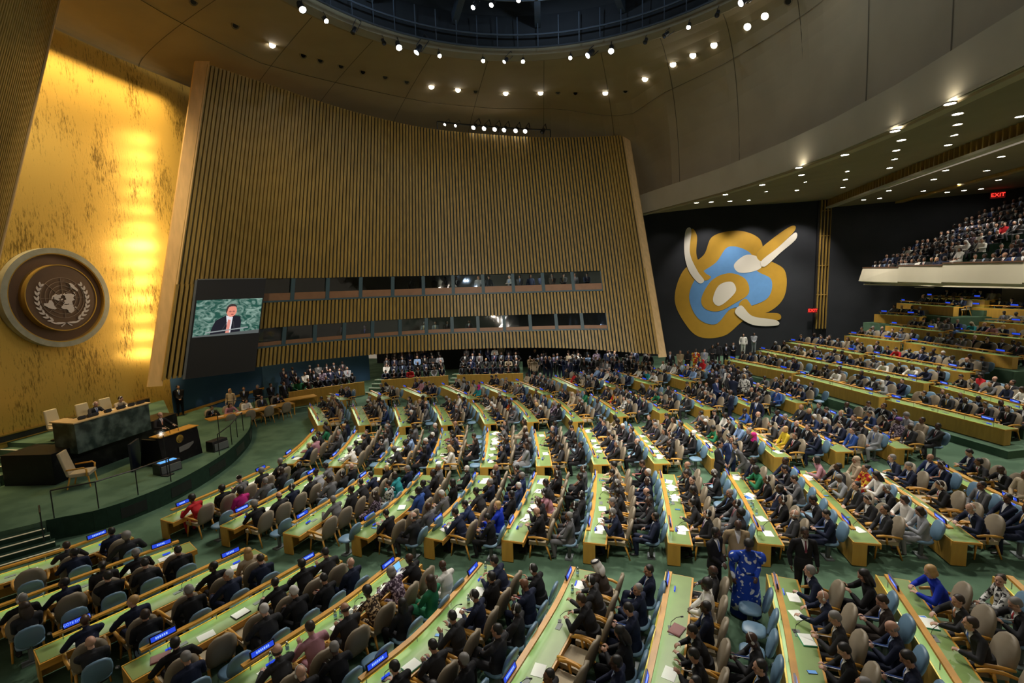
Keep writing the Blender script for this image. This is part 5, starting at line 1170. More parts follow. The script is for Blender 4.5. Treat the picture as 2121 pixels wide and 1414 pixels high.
stander(1514,808,.4,'clasp',L('dark','navy',None),'bald person in navy suit standing among the fourth block', 1.2); stander(1568,822,.45,'standing',L('dark','navy',None),'person in navy suit with hand on hip, fourth block', 2.4)
stander(368,796,SZ,'clasp',L('tan','black'),'guard in dark suit standing by the blue wall', -2.2, 1.02)
mural = [(1388,727,.8),(1409,725,.8),(1425,725,.8),(1441,722,.85),(1459,722,.85),(1476,714,.9),(1487,709,.9),(1504,711,.9),(1519,708,.95),(1540,691,1.0),(1562,689,1.0),(1611,680,1.0),(1625,676,1.0),(1666,658,1.1),(1680,657,1.1),(1696,661,1.1),(1745,661,1.2)]
ml = ['black','khaki','black','red print','light grey','charcoal','charcoal','black','black','white','light grey','black','white','black','light grey','charcoal','charcoal']
for i, ((x_, y_, z_), c_) in enumerate(zip(mural, ml)):
    lk = L(['pale','tan','brown','dark'][i % 4], c_, ['short','long','bob','short'][i % 4], 'black', lady=int(i % 4 in (1,2))); stander(x_, y_, z_, ['standing','clasp','folder'][i % 3], lk, '%s standing below the mural, %s from the left' % (desc(lk), ORD[i]), pi-.2)
stander(1788,642,1.5,'standing',L('tan','white','long','black',lady=1),'long-haired person in white jacket standing by the rear side wall', pi-.2); stander(1812,652,1.4,'clasp',L('dark','black'),'person in black standing on the rear side steps', pi)
for i, x_ in enumerate(range(1098, 1350, 8)):
    y_ = 737+RS.uniform(-7,7)+(x_-1098)*.02; stander(x_, y_, .3, RS.choice(['standing','clasp','folder','folder']), rlook('T'), '', pi+RS.uniform(-.6,.6))
for i in range(22):
    x_ = 1105+RS.random()*240; stander(x_, 726+RS.uniform(-4,5), .45, 'standing', rlook('T'), '', pi+RS.uniform(-.6,.6))
for i in range(22): stander(1470+RS.random()*85, 745+RS.random()*40, .5, RS.choice(['standing','clasp']), rlook('T'), '', RS.uniform(0,6))
# side gallery audience
for (a, b) in gal:
    A, B = Vector((*a,0)), Vector((*b,0)); d = (B-A).normalized(); n_ = Vector((-d.y,d.x,0)); Lg = (B-A).length
    for k in range(3 if a[0] < -19 else 4):
        for i in range(int(Lg/.58)):
            if RS.random() < .93: p = A+d*(.3+.58*i)+n_*(.75+1.15*k); CAND.append(dict(pose=RS.choice(['lap','cross','phone','recline','lady']), loc=(p.x, p.y, .25+.28*k), rz=atan2(-n_.y,-n_.x)-pi/2, look=rlook('T'), label='', sc=1.))
    for i in range(0 if a[0] < -19 else int(Lg/.9)):
        p = A+d*(.4+.9*i)+n_*5.2; CAND.append(dict(pose='standing', loc=(p.x, p.y, 1.0), rz=pi, look=rlook('T'), label='', sc=1.))
# balcony audience
for k in range(NB):
    for i in range(27):
        x = 19.35+.95*k; y = 24.6+.60*i+.3*(k % 2); x += .3-.03*k
        if 30.2 < y < 32.2 or RS.random() < .06 or y > min(WY(x), 40.6)-.5: continue
        CAND.append(dict(pose=RS.choice(['lap','cross','phone','recline','lady','look']), loc=(x, y, 7.02+.47*k), rz=pi*.5+RS.uniform(-.3,.3)+.3, look=rlook('B'), label='', sc=1.))
# people in the booths
for s in np.arange(S0+1, LW-3.6, .75):
    if s > 14 and RS.random() < .75 or RS.random() < .25:
        p = W(s, 6.9)-Wn(s)*1.2; CAND.append(dict(pose=RS.choice(['clasp','standing','folder']), loc=(p.x, p.y, 6.35), rz=pi+RS.uniform(-.5,.5), look=rlook('T'), label='', sc=1.))
    if RS.random() < .4: p = W(s, 4.3)-Wn(s)*.9; CAND.append(dict(pose='lap', loc=(p.x, p.y, 3.75), rz=pi, look=rlook('T'), label='', sc=1.))
# ------------------------------------------------------------------ choose the 300 that show largest; the rest is one crowd
for c in CAND:
    q = px((c['loc'][0], c['loc'][1], c['loc'][2]+1.)); c['d'] = q[2] if q and -40 < q[0] < 2160 and -50 < q[1] < 1500 else None
CAND = [c for c in CAND if c['d']]; CAND.sort(key=lambda c: c['d'])
stage_n = 14
near = []; far = []
for c in CAND: (near if (len(near) < 300-stage_n and c['label']) else far).append(c)
for c in near:
    w_ = c['label'].split()
    person(c['pose'], c['loc'], c['rz'], c['look'], ' '.join(w_[:16]), c.get('group'), c['sc'])
# dress of the person in blue
m = MB(); m.loft([[(pbd.x+r*cos(2*pi*i/20)*(1+.05*cos(5*i)), pbd.y+r*.85*sin(2*pi*i/20), floor_z(pbd.x,pbd.y)+z) for i in range(20)] for r, z in ((.31,.03),(.29,.35),(.25,.75),(.215,.97),(.18,1.12))])
for o in [o for o in bpy.data.objects if o.get('label','').startswith('person in royal blue patterned')]:
    dme = m.mesh('dress', [CL['blue print']], True); link('dress', dme, o, o.matrix_basis.inverted() if False else (Matrix.Translation(Vector(o.location)) @ Matrix.Rotation(o.rotation_euler.z, 4, 'Z')).inverted())
    m2 = MB(); m2.ell((-.27,0,1.32), .11,.12,.13); m2.ell((.27,0,1.32), .11,.12,.13); obj('puffed_sleeves', m2, CL['blue print'], o, smooth=True)
HLOW = {k: eval_mesh(v, [('DECIMATE', dict(ratio=min(1., 90/max(len(v.polygons),1))))]) for k, v in HAIR.items()}
def arr(me):
    me.calc_loop_triangles(); v = np.zeros(len(me.vertices)*3); me.vertices.foreach_get('co', v); t = np.zeros(len(me.loop_triangles)*3, np.int32); me.loop_triangles.foreach_get('vertices', t); mi = np.zeros(len(me.loop_triangles), np.int32); me.loop_triangles.foreach_get('material_index', mi); return v.reshape(-1,3), t.reshape(-1,3), mi
AB = {k: arr(v) for k, v in LOWB.items()}; AH = {k: arr(v) for k, v in HLOW.items()}; AS = {k: arr(v) for k, v in SHIRTM.items()}; AT = {k: arr(v) for k, v in TIEM.items()}
def bake(items, name, label, cat):
    VS, TS, MS, mats, off = [], [], [], [], 0
    def mid_(m):
        if m not in mats: mats.append(m)
        return mats.index(m)
    for M, (v, t, mi), ml_ in items:
        A = np.array(M); v2 = v @ A[:3,:3].T+A[:3,3]; VS.append(v2); TS.append(t+off); lut = np.array([mid_(x) for x in ml_], np.int32); MS.append(lut[mi]); off += len(v2)
    if not VS: return
    V = np.concatenate(VS); T_ = np.concatenate(TS); I = np.concatenate(MS); me = bpy.data.meshes.new(name); me.vertices.add(len(V)); me.vertices.foreach_set('co', V.ravel()); me.loops.add(len(T_)*3); me.loops.foreach_set('vertex_index', T_.ravel().astype(np.int32)); me.polygons.add(len(T_)); me.polygons.foreach_set('loop_start', np.arange(0, len(T_)*3, 3, dtype=np.int32)); me.polygons.foreach_set('loop_total', np.full(len(T_), 3, np.int32))
    for m_ in mats: me.materials.append(m_)
    me.polygons.foreach_set('material_index', I); me.polygons.foreach_set('use_smooth', [True]*len(T_)); me.update(calc_edges=True); me.validate()
    o = link(name, me); o['kind'] = 'stuff'; tag(o, label, cat)
items = []
for c in far:
    l = c['look']; M = Matrix.Translation(c['loc']) @ Matrix.Rotation(c['rz'], 4, 'Z'); sk = l['skin']; top = CL[l['top']]; bot = CL[l['bot'] or l['top']]
    items.append((M, AB[c['pose']], [SK[sk], top, bot, bot, SHOEM, SHIRTS[l['shirt']] if l['shirt'] else top, EYEM, LIPM[sk]]))
    if l['hair']: items.append((M @ HEADM[c['pose']], AH[l['hair']], [HC.get(l['hcol']) or CL[l['hcol']]]))
    if l['shirt']: items.append((M, AS[c['pose']], [SHIRTS[l['shirt']]]))
    if l['tie']: items.append((M, AT[c['pose']], [TIES[l['tie']]]))
bake(items, 'crowd', 'far crowd of seated and standing people in dark suits around the hall', 'crowd')
CHAIRS.sort(key=lambda c: c[4]); nt_ = {'T': 0, 'B': 0}; rest = {'T': [], 'B': []}
ATC, ABC = arr(TCM), arr(BCM)
for row, p, rz, lab, dist in CHAIRS:
    if nt_[row] < 290:
        nt_[row] += 1; chair(row, p, rz, ('tan wood-armed chair, ' if row == 'T' else 'light blue armless chair, ')+lab.replace(' tan seat', ' seat').replace(' blue seat', ' adviser seat'), 'tan delegate chairs' if row == 'T' else 'light blue adviser chairs', dist < 21)
    else: rest[row].append((Matrix.Translation(p) @ Matrix.Rotation(rz, 4, 'Z'), ATC if row == 'T' else ABC, list((TCM if row == 'T' else BCM).materials)))
for row in 'TB':
    if rest[row]: bake(rest[row], 'far_chairs', 'farthest %s chairs under the balcony and along the walls' % ('tan' if row == 'T' else 'blue'), 'chairs')
print('people near', len(near), 'crowd', len(far), 'chairs', nt_, len(rest['T']), len(rest['B']))
# ------------------------------------------------------------------ emblem on the gold wall
EX, EY, EZ = GX+.02, 17.08, 7.46
t = thing('wall_emblem', 'large round world map and laurel emblem on the gold wall', 'emblem', (EX, EY, EZ))
def disc(r0, r1, d0, d1, n=96, m=None):
    m = m or MB(); 
    if r0 > 0: m.loft([[(d, r*cos(2*pi*i/n), r*sin(2*pi*i/n)) for i in range(n)] for r, d in ((r0,d0),(r1,d0),(r1,d1),(r0,d1),(r0,d0))], caps=False)
    else: m.loft([[(d, r*cos(2*pi*i/n), r*sin(2*pi*i/n)) for i in range(n)] for r, d in ((r1,d0),(r1,d1))])
    return m
EMB = mat('emblem_bronze', (.11,.062,.035), .45, metal=.3, var=.06, scale=2); EMR = mat('emblem_ring', (.42,.42,.33), .35, metal=.6, var=.15, scale=3); EMG = mat('emblem_gold_edge', (.75,.48,.10), .3, metal=.8); EMP = mat('emblem_relief', (.50,.44,.42), .5, metal=.2); EML = mat('emblem_lines', (.26,.19,.14), .5, metal=.2)
obj('outer_ring', disc(1.90, 2.12, 0, .30), EMR, t, smooth=False); obj('gold_edge', disc(1.86, 1.90, 0, .29), EMG, t); obj('back_disc', disc(0, 1.87, .05, .12), EMB, t)
obj('inner_disc', disc(0, 1.38, .12, .42), EMB, t); obj('inner_edge', disc(1.38, 1.42, .12, .44), EMG, t)
D0 = .425; RM = .86
def strip2(m, pts, w, d=D0, th=.012):
    for a, b in zip(pts, pts[1:]):
        A, B = Vector((d, *a)), Vector((d, *b)); u = (B-A).normalized(); s_ = Vector((1,0,0)).cross(u)*w; m.hexa([A-s_, B-s_, B+s_, A+s_]+[q+Vector((th,0,0)) for q in (A-s_, B-s_, B+s_, A+s_)])
m = MB()
for k in range(1,6): strip2(m, [(RM*k/5*cos(2*pi*i/60), RM*k/5*sin(2*pi*i/60)) for i in range(61)], .008)
for k in range(8): strip2(m, [(RM*.2*cos(pi*k/4), RM*.2*sin(pi*k/4)), (RM*cos(pi*k/4), RM*sin(pi*k/4))], .007)
obj('map_grid', m, EML, t)
LANDS = [[(-168,66),(-156,71),(-125,70),(-95,72),(-82,67),(-94,60),(-80,54),(-78,62),(-65,59),(-56,52),(-66,45),(-75,38),(-81,31),(-81,25),(-90,30),(-97,26),(-95,18),(-88,21),(-84,11),(-78,8),(-92,14),(-105,20),(-113,30),(-122,37),(-124,47),(-135,58),(-152,60),(-165,61)],
 [(-78,8),(-62,10),(-50,1),(-35,-6),(-39,-17),(-48,-27),(-57,-38),(-66,-47),(-69,-55),(-75,-48),(-72,-30),(-71,-18),(-81,-5)],
 [(-52,82),(-25,83),(-20,73),(-40,65),(-52,65),(-58,75)],
 [(-9,38),(-9,43),(-1,44),(-2,49),(8,54),(10,58),(5,60),(15,69),(28,71),(42,67),(60,69),(75,73),(105,78),(130,72),(160,70),(179,67),(162,60),(157,52),(150,60),(138,54),(130,42),(126,35),(121,39),(121,30),(115,22),(107,19),(108,11),(100,14),(103,2),(98,9),(94,17),(88,22),(80,14),(77,8),(72,20),(66,25),(57,26),(50,30),(59,22),(52,15),(44,12),(38,22),(34,29),(36,36),(27,37),(23,37),(19,41),(13,45),(17,39),(9,44),(0,40),(-5,36)],
 [(-6,35),(10,37),(11,33),(22,32),(33,31),(38,20),(43,11),(51,12),(41,-3),(40,-15),(35,-24),(32,-29),(19,-35),(12,-18),(13,-6),(9,4),(-8,5),(-17,14),(-16,24)],
 [(114,-22),(122,-18),(131,-12),(137,-12),(142,-11),(147,-20),(153,-27),(150,-37),(141,-38),(131,-32),(118,-35),(115,-30)],
 [(44,-14),(50,-15),(47,-25),(44,-24)],[(131,34),(140,37),(141,43),(144,44),(141,38),(136,34)],[(109,2),(117,6),(116,-3),(110,-3)],[(96,5),(105,-5),(104,-1)],[(131,-1),(147,-7),(141,-8)],[(-5,50),(1,52),(-3,58),(-6,56)],[(168,-45),(173,-41),(178,-38),(173,-43)]]
m = MB()
for poly in LANDS:
    o = []
    for (a, b), (c, d) in zip(poly, poly[1:]+poly[:1]):
        for k in range(3):
            lo_, la = a+(c-a)*k/3, b+(d-b)*k/3; r = RM*(90-la)/150; th = radians(lo_); o.append((r*sin(th), -r*cos(th)))
    n = len(o); base = len(m.v); m.v += [(D0+.03, *p) for p in o]+[(D0, *p) for p in o]; m.f.append(tuple(base+i for i in range(n))); m.m.append(0)
    for i in range(n): m.f.append((base+i, base+(i+1) % n, base+n+(i+1) % n, base+n+i)); m.m.append(0)
obj('world_map', m, EMP, t)
for sx in (-1,1):
    m = MB()
    def leaf(c, ang, ln, w):
        pts = []; n = 8
        for i in range(n+1): s_ = i/n; pts.append((s_*ln, w*sin(pi*s_)**.8*(1-.25*s_)))
        full = pts+[(a, -b) for a, b in reversed(pts[1:-1])]; o = [(D0+.022, sx*(c[0]+a*cos(ang)-b*sin(ang)), c[1]+a*sin(ang)+b*cos(ang)) for a, b in full]
        base = len(m.v); k = len(o); m.v += o+[(D0, p[1], p[2]) for p in o]; m.f.append(tuple(base+i for i in range(k))); m.m.append(0)
        for i in range(k): m.f.append((base+i, base+(i+1) % k, base+k+(i+1) % k, base+k+i)); m.m.append(0)
    for i in range(9):
        a = radians(-62+11.6*i); r = 1.06-.01*i; c = (r*cos(a)*.98, r*sin(a)-.02); tg = a+pi/2
        leaf(c, tg-.42, .25-.006*i, .045); leaf(c, tg+.42, .25-.006*i, .045)
    strip2(m, [(sx*x, y) for x, y in ((-.22,-1.22),(-.05,-1.10),(.16,-1.06),(.38,-1.08),(.58,-1.0))], .022)
    leaf((.10,-1.08), .02, .42, .05)
    obj('laurel_branch', m, EMP, t)
# ------------------------------------------------------------------ big video screen
A, B = Vector((-20.62,20.60,3.2)), Vector((-18.50,22.95,3.2)); d = (B-A).normalized(); n_ = Vector((d.y,-d.x,0)); WS = (B-A).length; lean_ = math.atan(.21)
t = thing('video_screen', 'big black video wall showing a speaker in front of green marble', 'screen', A, atan2(d.y, d.x)); lean_ = .20
m = MB(); m.box(0,0,0,WS,.22,4.95); obj('casing', m, mat('screen_black', (.008,.008,.009), .55), t)
m = MB(); m.box(-.10,-.02,0,0,.26,4.95); m.box(0,-.02,4.95,WS,.26,5.0); obj('frame', m, GREY, t)
def emi(n, c, s=1., **k): return mat(n, c, 1., emit=c, es=s, spec=0., **k)
pic = bpy.data.materials.new('picture_marble'); pic.use_nodes = True; nt = pic.node_tree; b = nt.nodes['Principled BSDF']; tc = nt.nodes.new('ShaderNodeTexCoord'); mp = nt.nodes.new('ShaderNodeMapping'); mp.inputs['Scale'].default_value = (1,1,1.6); mp.inputs['Rotation'].default_value = (0,.7,0)
nz = nt.nodes.new('ShaderNodeTexNoise'); nz.inputs['Scale'].default_value = 2.4; nz.inputs['Detail'].default_value = 8; nz.inputs['Distortion'].default_value = 1.6; r_m = nt.nodes.new('ShaderNodeValToRGB'); nt.links.new(tc.outputs['Object'], mp.inputs['Vector']); nt.links.new(mp.outputs['Vector'], nz.inputs['Vector']); nt.links.new(nz.outputs['Fac'], r_m.inputs['Fac'])
r_m.color_ramp.elements[0].position = .42; r_m.color_ramp.elements[0].color = (.025,.10,.075,1); r_m.color_ramp.elements[1].position = .66; r_m.color_ramp.elements[1].color = (.30,.45,.38,1); b.inputs['Base Color'].default_value = (0,0,0,1); b.inputs['Specular IOR Level'].default_value = 0; nt.links.new(r_m.outputs['Color'], b.inputs['Emission Color']); b.inputs['Emission Strength'].default_value = .75
z0, z1 = 2.05, 3.92; x0, x1 = .08, WS-.06; S_ = x1-x0; Hs = z1-z0
m = MB(); m.box(x0,-.012,z0,x1,0,z1); picture = obj('picture', m, pic, t)
def flat(name, pts, mt, layer):
    m = MB(); o = [(x0+S_*u, -.012-.004*layer, z0+Hs*v) for u, v in pts]; k = len(o); m.v = o+[(p[0], p[1]+.003, p[2]) for p in o]; m.f = [tuple(range(k))]+[(i, (i+1) % k, k+(i+1) % k, k+i) for i in range(k)]; m.m = [0]*len(m.f); return obj(name, m, mt, picture)
ell = lambda cx, cy, rx, ry, a0=0, a1=360, n=24: [(cx+rx*cos(radians(a0+(a1-a0)*i/n)), cy+ry*sin(radians(a0+(a1-a0)*i/n))) for i in range(n+1)]
flat('pictured_suit', [(.24,.02),(.27,.25),(.31,.42),(.42,.52),(.48,.57),(.60,.54),(.68,.50),(.70,.35),(.70,.04)], emi('pic_suit', (.012,.012,.018)), 1)
flat('pictured_shirt', [(.46,.55),(.475,.40),(.50,.06),(.55,.06),(.56,.40),(.565,.50)], emi('pic_shirt', (.62,.62,.68), .8), 2)
flat('pictured_tie', [(.495,.44),(.475,.06),(.53,.05),(.535,.42)], emi('pic_tie', (.62,.24,.2), .8), 3)
flat('pictured_head', ell(.535,.67,.078,.165), emi('pic_skin', (.62,.23,.17), .8), 4)
flat('pictured_hair', [(.452,.60),(.448,.72),(.462,.80),(.495,.855),(.535,.87),(.575,.855),(.603,.81),(.612,.76),(.595,.79),(.560,.80),(.520,.80),(.488,.775),(.475,.73),(.470,.66)], emi('pic_hair', (.035,.025,.025)), 5)
for cx in (.515,.565): flat('pictured_glasses', ell(cx,.655,.020,.022), emi('pic_lens', (.33,.12,.10), .8), 7)
flat('pictured_mouth', ell(.55,.575,.022,.014), emi('pic_mouth', (.25,.04,.04), .8), 7)
flat('pictured_microphone', [(.40,.10),(.475,.36),(.485,.355),(.415,.10)], emi('pic_mic', (.03,.03,.035)), 7); flat('pictured_microphone', [(.60,.12),(.575,.38),(.585,.38),(.615,.12)], emi('pic_mic', (.03,.03,.035)), 7)
flat('pictured_bar', [(.18,.12),(.82,.20),(.82,.17),(.18,.09)], emi('pic_bar', (.25,.28,.3), .8), 8); flat('pictured_lectern_edge', [(0,.0),(0,.03),(.95,.10),(1,.10),(1,0)], emi('pic_edge', (.07,.08,.08)), 8)
for o_ in t.children_recursive:
    for v in o_.data.vertices: v.co.x += lean_*v.co.z; v.co.y += .04*v.co.z
# ------------------------------------------------------------------ lectern and speaker
t = thing('lectern', 'black marble speaker lectern with small gold emblem and grey plate', 'lectern', (-17.1,16.4,SZ), 0)
a, b = Vector((-16.98,15.55,0)), Vector((-16.85,17.3,0)); M = Matrix.Translation((17.1,-16.4,0)); n_ = Vector((1,-.08,0)).normalized()
m = MB(); m.hexa([a, b, b-n_*.10, a-n_*.10]+[q+Vector((0,0,1.18)) for q in (a-n_*.15, b-n_*.15, b-n_*.25, a-n_*.25)]); m.hexa([a-n_*1.2, a-n_*.1, a-n_*.1+Vector((0,.08,0)), a-n_*1.2+Vector((0,.08,0))]+[q+Vector((0,0,1.1)) for q in (a-n_*1.0, a-n_*.2, a-n_*.2+Vector((0,.08,0)), a-n_*1.0+Vector((0,.08,0)))]); obj('front_slab', m, BMARB, t, M=M)
u = Vector((0,0,1.19)); m = MB(); m.hexa([a-n_*.05+u, b-n_*.05+u, b-n_*.6+u, a-n_*.6+u]+[q+u+Vector((0,0,.035)) for q in (a-n_*.05, b-n_*.05, b-n_*.6, a-n_*.6)]); obj('reading_top', m, WOOD, t, M=M)
m = MB(); c = a.lerp(b, .5)+Vector((0,0,.90)); m.loft([[c+n_*(d_-.105+.0)+Vector((0,.17*k*cos(2*pi*i/24), .17*k*sin(2*pi*i/24))) for i in range(24)] for k, d_ in ((1,-.02),(1,.01),(.85,.02))]); m.loft([[c+n_*(-.09)+Vector((0,k*cos(2*pi*i/24),k*sin(2*pi*i/24))) for i in range(24)] for k in (.115,.10)], caps=False); obj('gold_seal', m, EMG, t, M=M)
m = MB()
for k in range(14): aa = -1.2+k*.19 if k < 7 else pi+1.2-(k-7)*.19; q_ = c+n_*-.078+Vector((0,.125*cos(aa),.125*sin(aa))); m.obox(q_, n_*.006, Vector((0,-sin(aa),cos(aa)))*.018, Vector((0,cos(aa),sin(aa)))*.009)
for k in (.03,.055,.08): m.loft([[c+n_*-.078+Vector((0,r_2*cos(2*pi*i/24),r_2*sin(2*pi*i/24))) for i in range(24)] for r_2 in (k,k+.007)], caps=False)
obj('seal_relief', m, EMB, t, M=M)
m = MB(); c = a.lerp(b, .62)+Vector((0,0,.50)); m.obox(c+n_*-.055, Vector((0,.36,.02)), n_*.012, (0,0,.11)); obj('plate', m, mat('plate_grey', (.16,.15,.14), .4), t, M=M)
m = MB()
for yy in (16.1,16.5): m.tube([(-17.1,yy,1.2),(-17.12,yy,1.42),(-17.35,yy+.03,1.5)], .012, 5)
obj('microphone', m, BLK, t, M=M)
SPK = L('pale','black','fringe','dark brown',tie='orange'); person('lectern', (-17.85,16.35,SZ+.28), -pi/2, SPK, 'speaker in black suit and orange tie reading at the black lectern')
# officials at the marble bench
BZ = DZ
def bench_chair(x, y, rz, lab, z=BZ):
    t = thing('high_back_chair', lab, 'chair', (x, y, z), rz, 'cream high-back chairs'); CR = mat('cream_leather', (.60,.50,.30), .5)
    m = MB(); m.obox((0,0,.46), (.29,0,0), (0,.27,0), (0,0,.06)); obj('seat', m, CR, t, bevel=.03); m = MB(); m.hexa([(-.27,-.26,.45),(.27,-.26,.45),(.27,-.36,.45),(-.27,-.36,.45),(-.24,-.36,1.22),(.24,-.36,1.22),(.24,-.46,1.20),(-.24,-.46,1.20)]); obj('backrest', m, CR, t, bevel=.04)
    m = MB(); m.tube([(0,0,.42),(0,0,.06)], .04, 8); m.obox((0,0,.03), (.26,0,0), (0,.26,0), (0,0,.02)); obj('pedestal', m, BLK, t)
    for s_ in (-1,1): m = MB(); m.obox((s_*.31,.0,.66), (.03,0,0), (0,.2,0), (0,0,.02)); m.tube([(s_*.31,0,.45),(s_*.31,0,.65)], .02, 6); obj('armrest', m, CR, t)
bench_chair(-21.2,15.2,-pi/2+.1,'empty cream high-back chair at the left end of the marble bench', BZ+.22); bench_chair(-20.95,16.15,-pi/2,'cream high-back chair behind the white-haired person in dark suit', BZ+.22); bench_chair(-20.95,17.1,-pi/2,'cream high-back chair behind the person in gold brocade', BZ+.22)
person('read', (-20.75,16.15,BZ+.26), -pi/2, L('pale','charcoal','fringe','white',tie='blue',ear=True), 'white-haired person in dark suit and blue tie writing at the marble bench'); person('write', (-20.75,17.1,BZ+.26), -pi/2+.2, L('pale','beige','short','dark brown',lady=1,ear=True), 'brown-haired person in gold brocade jacket at the marble bench')
for i, (y, w) in enumerate(((14.75,.12),(15.15,.2),(15.75,.12),(16.3,.16),(16.75,.12),(17.15,.18))):
    o = MB(); o.obox((0,0,.06), (.05,0,.03), (0,w,0), (.02,0,-.05)); oo = obj('desk_monitor', o, BLK); oo.location = (-19.55, y, BZ+1.20); tag(oo, 'low black monitor on the marble bench, %s from the left' % ORD[i], 'monitor', 'monitors on the marble bench')
for i, (y, dx) in enumerate(((14.95,.25),(16.05,.35),(16.55,.2),(17.2,.3),(16.9,.35))):
    o = link('paper_sheet', PMESH); o.location = (-19.75-dx*.2, y, BZ+1.203); o.rotation_euler = (0,0,1.4+.2*i); tag(o, 'white papers on the marble bench, %s from the left' % ORD[[0,1,2,4,3][i]], 'paper', 'papers on the marble bench')
# tan armchair on the stage
t = thing('armchair', 'tan high-back wooden armchair alone on the stage', 'chair', (-18.55,13.75,SZ), -1.0)
m = MB(); m.obox((0,.02,.48), (.32,0,0), (0,.30,0), (0,0,.07)); obj('seat', m, TAN, t, bevel=.03); m = MB(); m.hexa([(-.31,-.24,.45),(.31,-.24,.45),(.31,-.34,.45),(-.31,-.34,.45),(-.29,-.46,1.35),(.29,-.46,1.35),(.29,-.55,1.33),(-.29,-.55,1.33)]); obj('backrest', m, TAN, t, bevel=.03)
for s_ in (-1,1):
    m = MB(); m.tube([(s_*.36,-.30,.72),(s_*.37,.20,.74),(s_*.37,.27,.68),(s_*.35,.25,.42)], .03, 8); obj('armrest', m, WOOD, t, smooth=True)
    for yy, y2 in ((.26,.30),(-.26,-.36)): m = MB(); m.tube([(s_*.28,yy,.42),(s_*.30,y2,0)], [.03,.02], 6); obj('leg', m, WOOD, t)
# speakers / monitors on the stage
def box_thing(nm, lab, cat, p, rz, sx, sy, sz, mt=BLK, group=None, screen=None):
    t = thing(nm, lab, cat, p, rz, group); m = MB(); m.hexa([(-sx,-sy,0),(sx,-sy,0),(sx,sy,0),(-sx,sy,0),(-sx,-sy*.7,sz),(sx,-sy*.7,sz),(sx,sy*.9,sz),(-sx,sy*.9,sz)]); obj('cabinet', m, mt, t, bevel=.01); m = MB(); m.box(-sx*.9,-sy*1.0-.01,sz*.1,sx*.9,-sy*.85,sz*.75); obj('grille', m, GREY, t)
    if screen: m = MB(); m.box(-sx*.75,-sy*.5,sz,sx*.0,sy*.4,sz+.015); m.box(sx*.15,-sy*.5,sz,sx*.75,sy*.4,sz+.015); obj('lit_display', m, mat('blue_display', (.05,.2,.4), .4, emit=(.1,.35,.8), es=1.), t)
    return t
box_thing('prompter_monitor', 'black floor monitor with blue lit displays in front of the lectern', 'monitor', (-16.5,15.25,SZ), 1.35, .40,.25,.42, screen=1); box_thing('floor_speaker', 'black floor speaker right of the lectern', 'speaker', (-16.5,17.75,SZ), 1.4, .36,.25,.45)
t = thing('teleprompter_board', 'dark blue upright panel left of the lectern', 'panel', (-18.1,15.4,SZ), .5); m = MB(); m.obox((0,0,.55), (.04,0,0), (0,.42,0), (0,0,.55)); obj('board', m, mat('panel_navy', (.006,.008,.02), .4), t)
for i, (x, y) in enumerate(((-16.15,14.9),(-16.9,18.35))):
    t = thing('prompter_stand', 'thin glass prompter on a pole %s of the lectern' % ('left' if i == 0 else 'right'), 'prompter', (x, y, SZ)); m = MB(); m.tube([(0,0,0),(0,0,1.55)], .018, 6); m.obox((0,0,.02), (.15,0,0), (0,.15,0), (0,0,.02)); obj('pole', m, BLK, t); m = MB(); m.hexa([(0,-.2,1.5),(.01,-.2,1.5),(.01,.2,1.5),(0,.2,1.5),(-.2,-.2,1.75),(-.19,-.2,1.75),(-.19,.2,1.75),(-.2,.2,1.75)]); obj('glass_plate', m, GLASS, t)
def rail(pts, lab, z0, h=.9, r=.018, topm=BLK):
    t = thing('handrail', lab, 'railing', (*pts[0], z0)); M = Matrix.Translation((-pts[0][0], -pts[0][1], 0)); m = MB(); m.tube([(p[0], p[1], h) for p in pts], r*1.3, 6); obj('rail', m, topm, t, M=M)
    for p in pts: m = MB(); m.tube([(p[0], p[1], 0), (p[0], p[1], h)], r, 6); obj('post', m, BLK, t, M=M)
rail([(-16.75,11.45),(-16.0,12.2),(-15.65,13.25),(-15.5,14.4)], 'black railing along the curved stage edge with wooden top', SZ, topm=BLK)
rail([(-15.85,17.1),(-16.35,18.4),(-16.9,19.4),(-17.4,20.4)], 'black railing at the right part of the stage edge', SZ); rail([(-16.9,11.2),(-16.3,10.8)], 'short black railing beside the stage steps', .3)
rail([(-21.6,24.3),(-20.6,25.2),(-19.6,26.2)], 'black railing around the sunken desk area right of the stage', .2)
rail([(-23.0,13.8),(-23.0,12.2)], 'brass railing at the left end of the gold wall', DZ, topm=EMG)
# secretariat tables right of the stage
def side_table(p, rz, ln, lab, z=0):
    t = thing('side_table', lab, 'table', (*p, z), rz); m = MB(); m.box(-ln/2,-.4,.66,ln/2,.4,.72); obj('tabletop', m, WOOD, t); m = MB(); m.box(-ln/2,.30,.1,ln/2,.34,.66); obj('front_panel', m, WOOD2, t)
    for sx in (-1,1):
        for sy in (-1,1): m = MB(); m.box(sx*ln/2-.03-(.03*sx), sy*.34-.03, 0, sx*ln/2+.03-(.03*sx), sy*.34+.03, .66); obj('leg', m, WOOD, t)
side_table((-19.7,23.9), 1.05, 4.6, 'long wooden officials table right of the stage'); side_table((-18.9,27.0), .85, 2.2, 'small paper-strewn table behind the officials table')
tb = Vector((cos(1.05), sin(1.05), 0)); tn = Vector((sin(1.05), -cos(1.05), 0))
SL = [L('tan','black'),L('pale','pink','long','dark brown',lady=1),L('pale','white','long','black',lady=1),L('tan','charcoal'),L('tan','black'),L('pale','charcoal','fringe','grey')]
for i in range(4):
    p = Vector((-19.7,23.9,0))+tb*(-1.5+1.0*i)+tn*.75; rz_ = atan2(-tn.y,-tn.x)-pi/2; chair('T', p, rz_, 'tan wood-armed chair on the hall side of the officials table, %s from the left' % ORD[i], 'chairs at the officials table', True)
